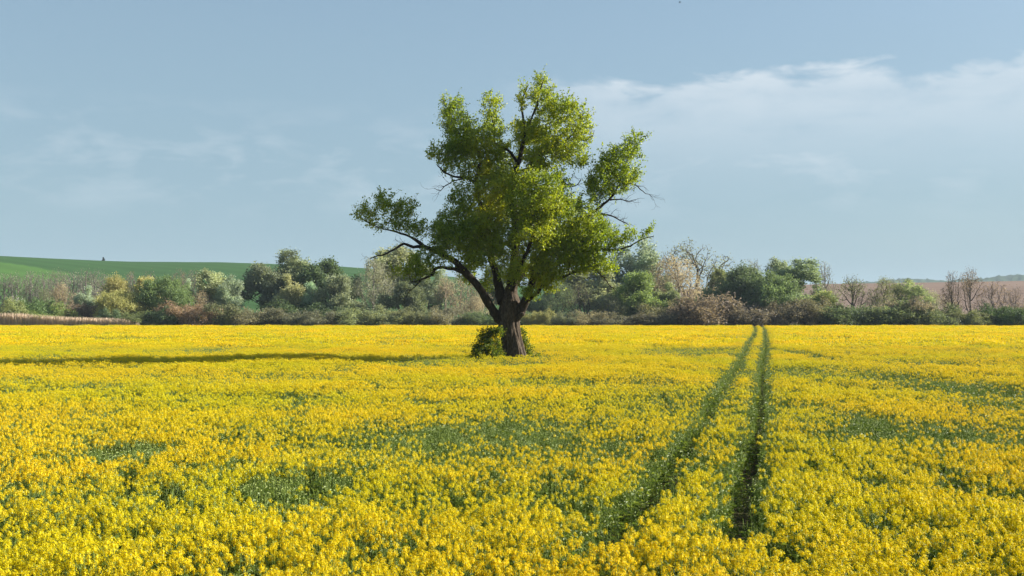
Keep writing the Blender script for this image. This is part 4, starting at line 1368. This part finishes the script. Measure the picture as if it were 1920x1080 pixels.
def greenness(x, y):
    g = (nzf.fbm(x * 0.16 + 100, y * 0.10 + 100, 4) - 0.5) * 1.9 + 0.30
    g = np.maximum(g, (nzf.fbm(x * 0.55 + 10, y * 0.4 + 50, 3) - 0.5) * 1.9 + 0.12)
    g = g * np.clip((y - 12.0) / 6.0, 0.6, 1.0) * np.clip((300 - y) / 170, 0.5, 1.0)
    g = g + 0.24 * np.exp(-((y - 27) / 11.0) ** 2)
    for cx_, cy_, rx, ry, a in gpat:
        q = ((x - cx_) / rx) ** 2 + ((y - cy_) / ry) ** 2
        q = q + (nzf.fbm(x * 0.9 + 7, y * 0.9 + 3, 3) - 0.5) * 1.6
        g = np.maximum(g, a * np.clip(1.5 - q, 0, 1) * 0.97)
    return np.clip(g, 0, 1)


def sow(rg, d0, d1, dens, jit):
    """random plant positions in the visible wedge (with a margin for a step to the side)"""
    spread = 0.53
    area = spread * (d1 * d1 - d0 * d0) + 8.0 * (d1 - d0)
    n = int(area * dens)
    y = np.sqrt(rg.uniform(d0 * d0, d1 * d1, n))
    x = rg.uniform(-1, 1, n) * (y * spread + 4.0)
    return x, y


rc = np.random.default_rng(99)
zones = []
for d0, d1, dens, full, sp, gre, kind in ((10.0, 40.0, 18.0, NEAR_FULL, NEAR_SP, NEAR_GR, 0), (34.0, 112.0, 14.0, MID_FULL, MID_SP, MID_GR, 1), (98.0, FIELD_END, 1.0, FAR_FULL, FAR_SP, FAR_GR, 2), (98.0, FIELD_END, 14.0, MID_FULL, MID_SP, MID_GR, 1.5)):
    x, y = sow(rc, d0, d1, dens, 0)
    if kind == 0:
        xe, ye = sow(rc, 11.0, 19.0, 9.0, 0)
        m = rc.random(len(xe)) < np.clip((19 - ye) / 4, 0, 1)
        x = np.concatenate([x, xe[m]]); y = np.concatenate([y, ye[m]])
    keep = np.ones(len(x), bool)
    if kind == 0:
        keep &= rc.random(len(x)) < np.clip((40 - y) / 6, 0, 1)
    if kind == 1:
        keep &= (rc.random(len(x)) < np.clip((y - 34) / 6, 0, 1)) & (rc.random(len(x)) < np.clip((112 - y) / 14, 0, 1))
    if kind == 2:
        keep &= rc.random(len(x)) < np.clip((y - 98) / 14, 0, 1)
    td = track_dist(x, y)
    if kind == 1.5:
        keep &= (td < 1.35) & (rc.random(len(x)) < np.clip((y - 98) / 14, 0, 1))
    gap = np.interp(y, [12, 35, 90], [0.27, 0.22, 0.16]) * (1 if kind < 2 else 0) + (0 if kind < 2 else 1.25) + rc.normal(scale=0.05, size=len(x))
    keep &= td > gap
    keep &= np.hypot(x - tree_base[0], y - tree_base[1]) > 0.85
    x, y, td = x[keep], y[keep], td[keep]
    g = greenness(x, y)
    side = np.clip(1.2 - (td - 0.25) / 0.45, 0, 1) if kind < 2 else np.zeros(len(x))
    g = np.maximum(g, side * 0.9)
    u = rc.random(len(x))
    idx = np.empty(len(x), int)
    cls = np.where(u < np.clip(g * 1.6 - 0.55, 0, 0.97), 2, np.where(u < np.clip(g * 1.9 - 0.1, 0, 1), 1, 0))
    for c_, lst in enumerate((full, sp, gre)):
        m = cls == c_
        idx[m] = np.array(lst)[rc.integers(0, len(lst), m.sum())]
    relief = (nzf.fbm(x * 0.22 + 5, y * 0.22 + 9, 3) - 0.5) * 0.36
    scl = (0.98 + relief * 0.8 - 0.04 * g) * rc.uniform(0.9, 1.08, len(x))
    zones.append((x, y, idx, scl, cls))
X = np.concatenate([z[0] for z in zones]); Y = np.concatenate([z[1] for z in zones])
IDX = np.concatenate([z[2] for z in zones]); SCL = np.concatenate([z[3] for z in zones]); CLS = np.concatenate([z[4] for z in zones])

# low weeds inside the wheel tracks are part of the crop too
wx, wy = [], []
for P in trk:
    for s in range(len(P) - 1):
        L = np.linalg.norm(P[s + 1] - P[s]); n = int(min(L * 9, 500))
        t = rc.random(n)
        q = P[s][None] * (1 - t[:, None]) + P[s + 1][None] * t[:, None]
        wx.append(q[:, 0] + rc.uniform(-0.26, 0.26, n)); wy.append(q[:, 1])
wx = np.concatenate(wx); wy = np.concatenate(wy)
mm = (wy < 110) & (rc.random(len(wx)) < 0.55)
wx, wy = wx[mm], wy[mm]
X = np.concatenate([X, wx]); Y = np.concatenate([Y, wy])
IDX = np.concatenate([IDX, np.array(NEAR_GR)[rc.integers(0, len(NEAR_GR), len(wx))]])
SCL = np.concatenate([SCL, rc.uniform(0.18, 0.4, len(wx))]); CLS = np.concatenate([CLS, np.full(len(wx), 2)])
ROT = rc.uniform(0, 2 * math.pi, len(X))

# the 300 plants that show largest become things of their own
inv = (np.abs(X) < Y * 0.445) & (Y > 13.2) & (CLS == 0) & (SCL > 0.85)
cand = np.nonzero(inv)[0]
cand = cand[np.argsort(Y[cand])][:290]
PART = {}
for i in NEAR_FULL:
    seed = 300 + (i - NEAR_FULL[0])
    stem, fol, hd = rape_plant(seed=seed, nb=4, nfl=24, rad=0.040, hgt=0.080, fsize=0.031, leaves=12)
    sm = build_mesh("stem", stem[0], stem[1], MATS, tint=stem[2])
    V, T, t, m = cat_parts(fol)
    fm = build_mesh("foliage", V, T, MATS, tint=t)
    hm = []
    for p, hp in hd:
        V, T, t, m = cat_parts(hp)
        hm.append((p, build_mesh("flower_head", V, T, MATS, tint=t, mat_idx=m)))
    PART[i] = (sm, fm, hm)
for c in cand:
    sm, fm, hm = PART[int(IDX[c])]
    o = thing("rapeseed_plant", "flowering yellow rapeseed plant in the foremost rows of the field", "plant", (X[c], Y[c], 0.0),
              "single rapeseed plants in the foremost rows", ROT[c])
    s = float(SCL[c])
    o.scale = (s, s, s)
    link("stem", sm, o)
    link("foliage", fm, o)
    for p, h_ in hm:
        link("flower_head", h_, o, tuple(p))
rest = np.ones(len(X), bool); rest[cand] = False
X, Y, IDX, SCL, ROT = X[rest], Y[rest], IDX[rest], SCL[rest], ROT[rest]

me = bpy.data.meshes.new("rapeseed_crop")
me.vertices.add(len(X))
me.vertices.foreach_set("co", np.stack([X, Y, np.zeros(len(X))], 1).astype(np.float32).ravel())
for nm, typ, val in (("variant", "INT", IDX.astype(np.int32)), ("size", "FLOAT", SCL.astype(np.float32)), ("turn", "FLOAT", ROT.astype(np.float32))):
    at = me.attributes.new(nm, typ, "POINT")
    at.data.foreach_set("value", val)
crop = link("rapeseed_crop", me)
crop["kind"] = "stuff"
crop["label"] = "dense mass of flowering yellow rapeseed filling the field"
crop["category"] = "crop"
ng = bpy.data.node_groups.new("crop_scatter", "GeometryNodeTree")
ng.interface.new_socket("Geometry", in_out="INPUT", socket_type="NodeSocketGeometry")
ng.interface.new_socket("Geometry", in_out="OUTPUT", socket_type="NodeSocketGeometry")
gn, gl = ng.nodes, ng.links
gi = gn.new("NodeGroupInput"); go = gn.new("NodeGroupOutput")
jn = gn.new("GeometryNodeJoinGeometry")
for ob in reversed(protos):       # join order is the reverse of linking order, checked below
    oi = gn.new("GeometryNodeObjectInfo"); oi.inputs["Object"].default_value = ob
    gt = gn.new("GeometryNodeGeometryToInstance")
    gl.new(oi.outputs["Geometry"], gt.inputs[0])
    gl.new(gt.outputs[0], jn.inputs[0])
ip = gn.new("GeometryNodeInstanceOnPoints")
ip.inputs["Pick Instance"].default_value = True


def gattr(nm, typ):
    a = gn.new("GeometryNodeInputNamedAttribute"); a.data_type = typ; a.inputs[0].default_value = nm
    return a.outputs[0]


gl.new(gi.outputs[0], ip.inputs["Points"]); gl.new(jn.outputs[0], ip.inputs["Instance"])
gl.new(gattr("variant", "INT"), ip.inputs["Instance Index"])
cx3 = gn.new("ShaderNodeCombineXYZ"); gl.new(gattr("turn", "FLOAT"), cx3.inputs[2])
e2r = gn.new("FunctionNodeEulerToRotation"); gl.new(cx3.outputs[0], e2r.inputs[0])
gl.new(e2r.outputs[0], ip.inputs["Rotation"])
gl.new(gattr("size", "FLOAT"), ip.inputs["Scale"])
gl.new(ip.outputs[0], go.inputs[0])
md = crop.modifiers.new("scatter", "NODES"); md.node_group = ng

# ------------------------------------------------------------------ the air
hz_me = bpy.data.meshes.new("haze")
s, zt, zb = 4700.0, 126.0, -1.0
hv = [(-s, -s, zb), (s, -s, zb), (s, s, zb), (-s, s, zb), (-s, -s, zt), (s, -s, zt), (s, s, zt), (-s, s, zt)]
hz_me.from_pydata(hv, [], [(0, 3, 2, 1), (4, 5, 6, 7), (0, 1, 5, 4), (1, 2, 6, 5), (2, 3, 7, 6), (3, 0, 4, 7)])
hzm, n, l = new_mat("haze_air")
pv = nd(n, "ShaderNodeVolumePrincipled")
pv.inputs["Color"].default_value = (0.66, 0.83, 1.0, 1)
pv.inputs["Density"].default_value = 0.00009
pv.inputs["Anisotropy"].default_value = 0.0
ho = nd(n, "ShaderNodeOutputMaterial")
l.new(pv.outputs[0], ho.inputs["Volume"])
hz_me.materials.append(hzm)
hz = link("haze", hz_me)
hz["kind"] = "stuff"; hz["label"] = "thin pale blue haze in the distance"; hz["category"] = "haze"
print("instances", len(X), "plants", len(cand))
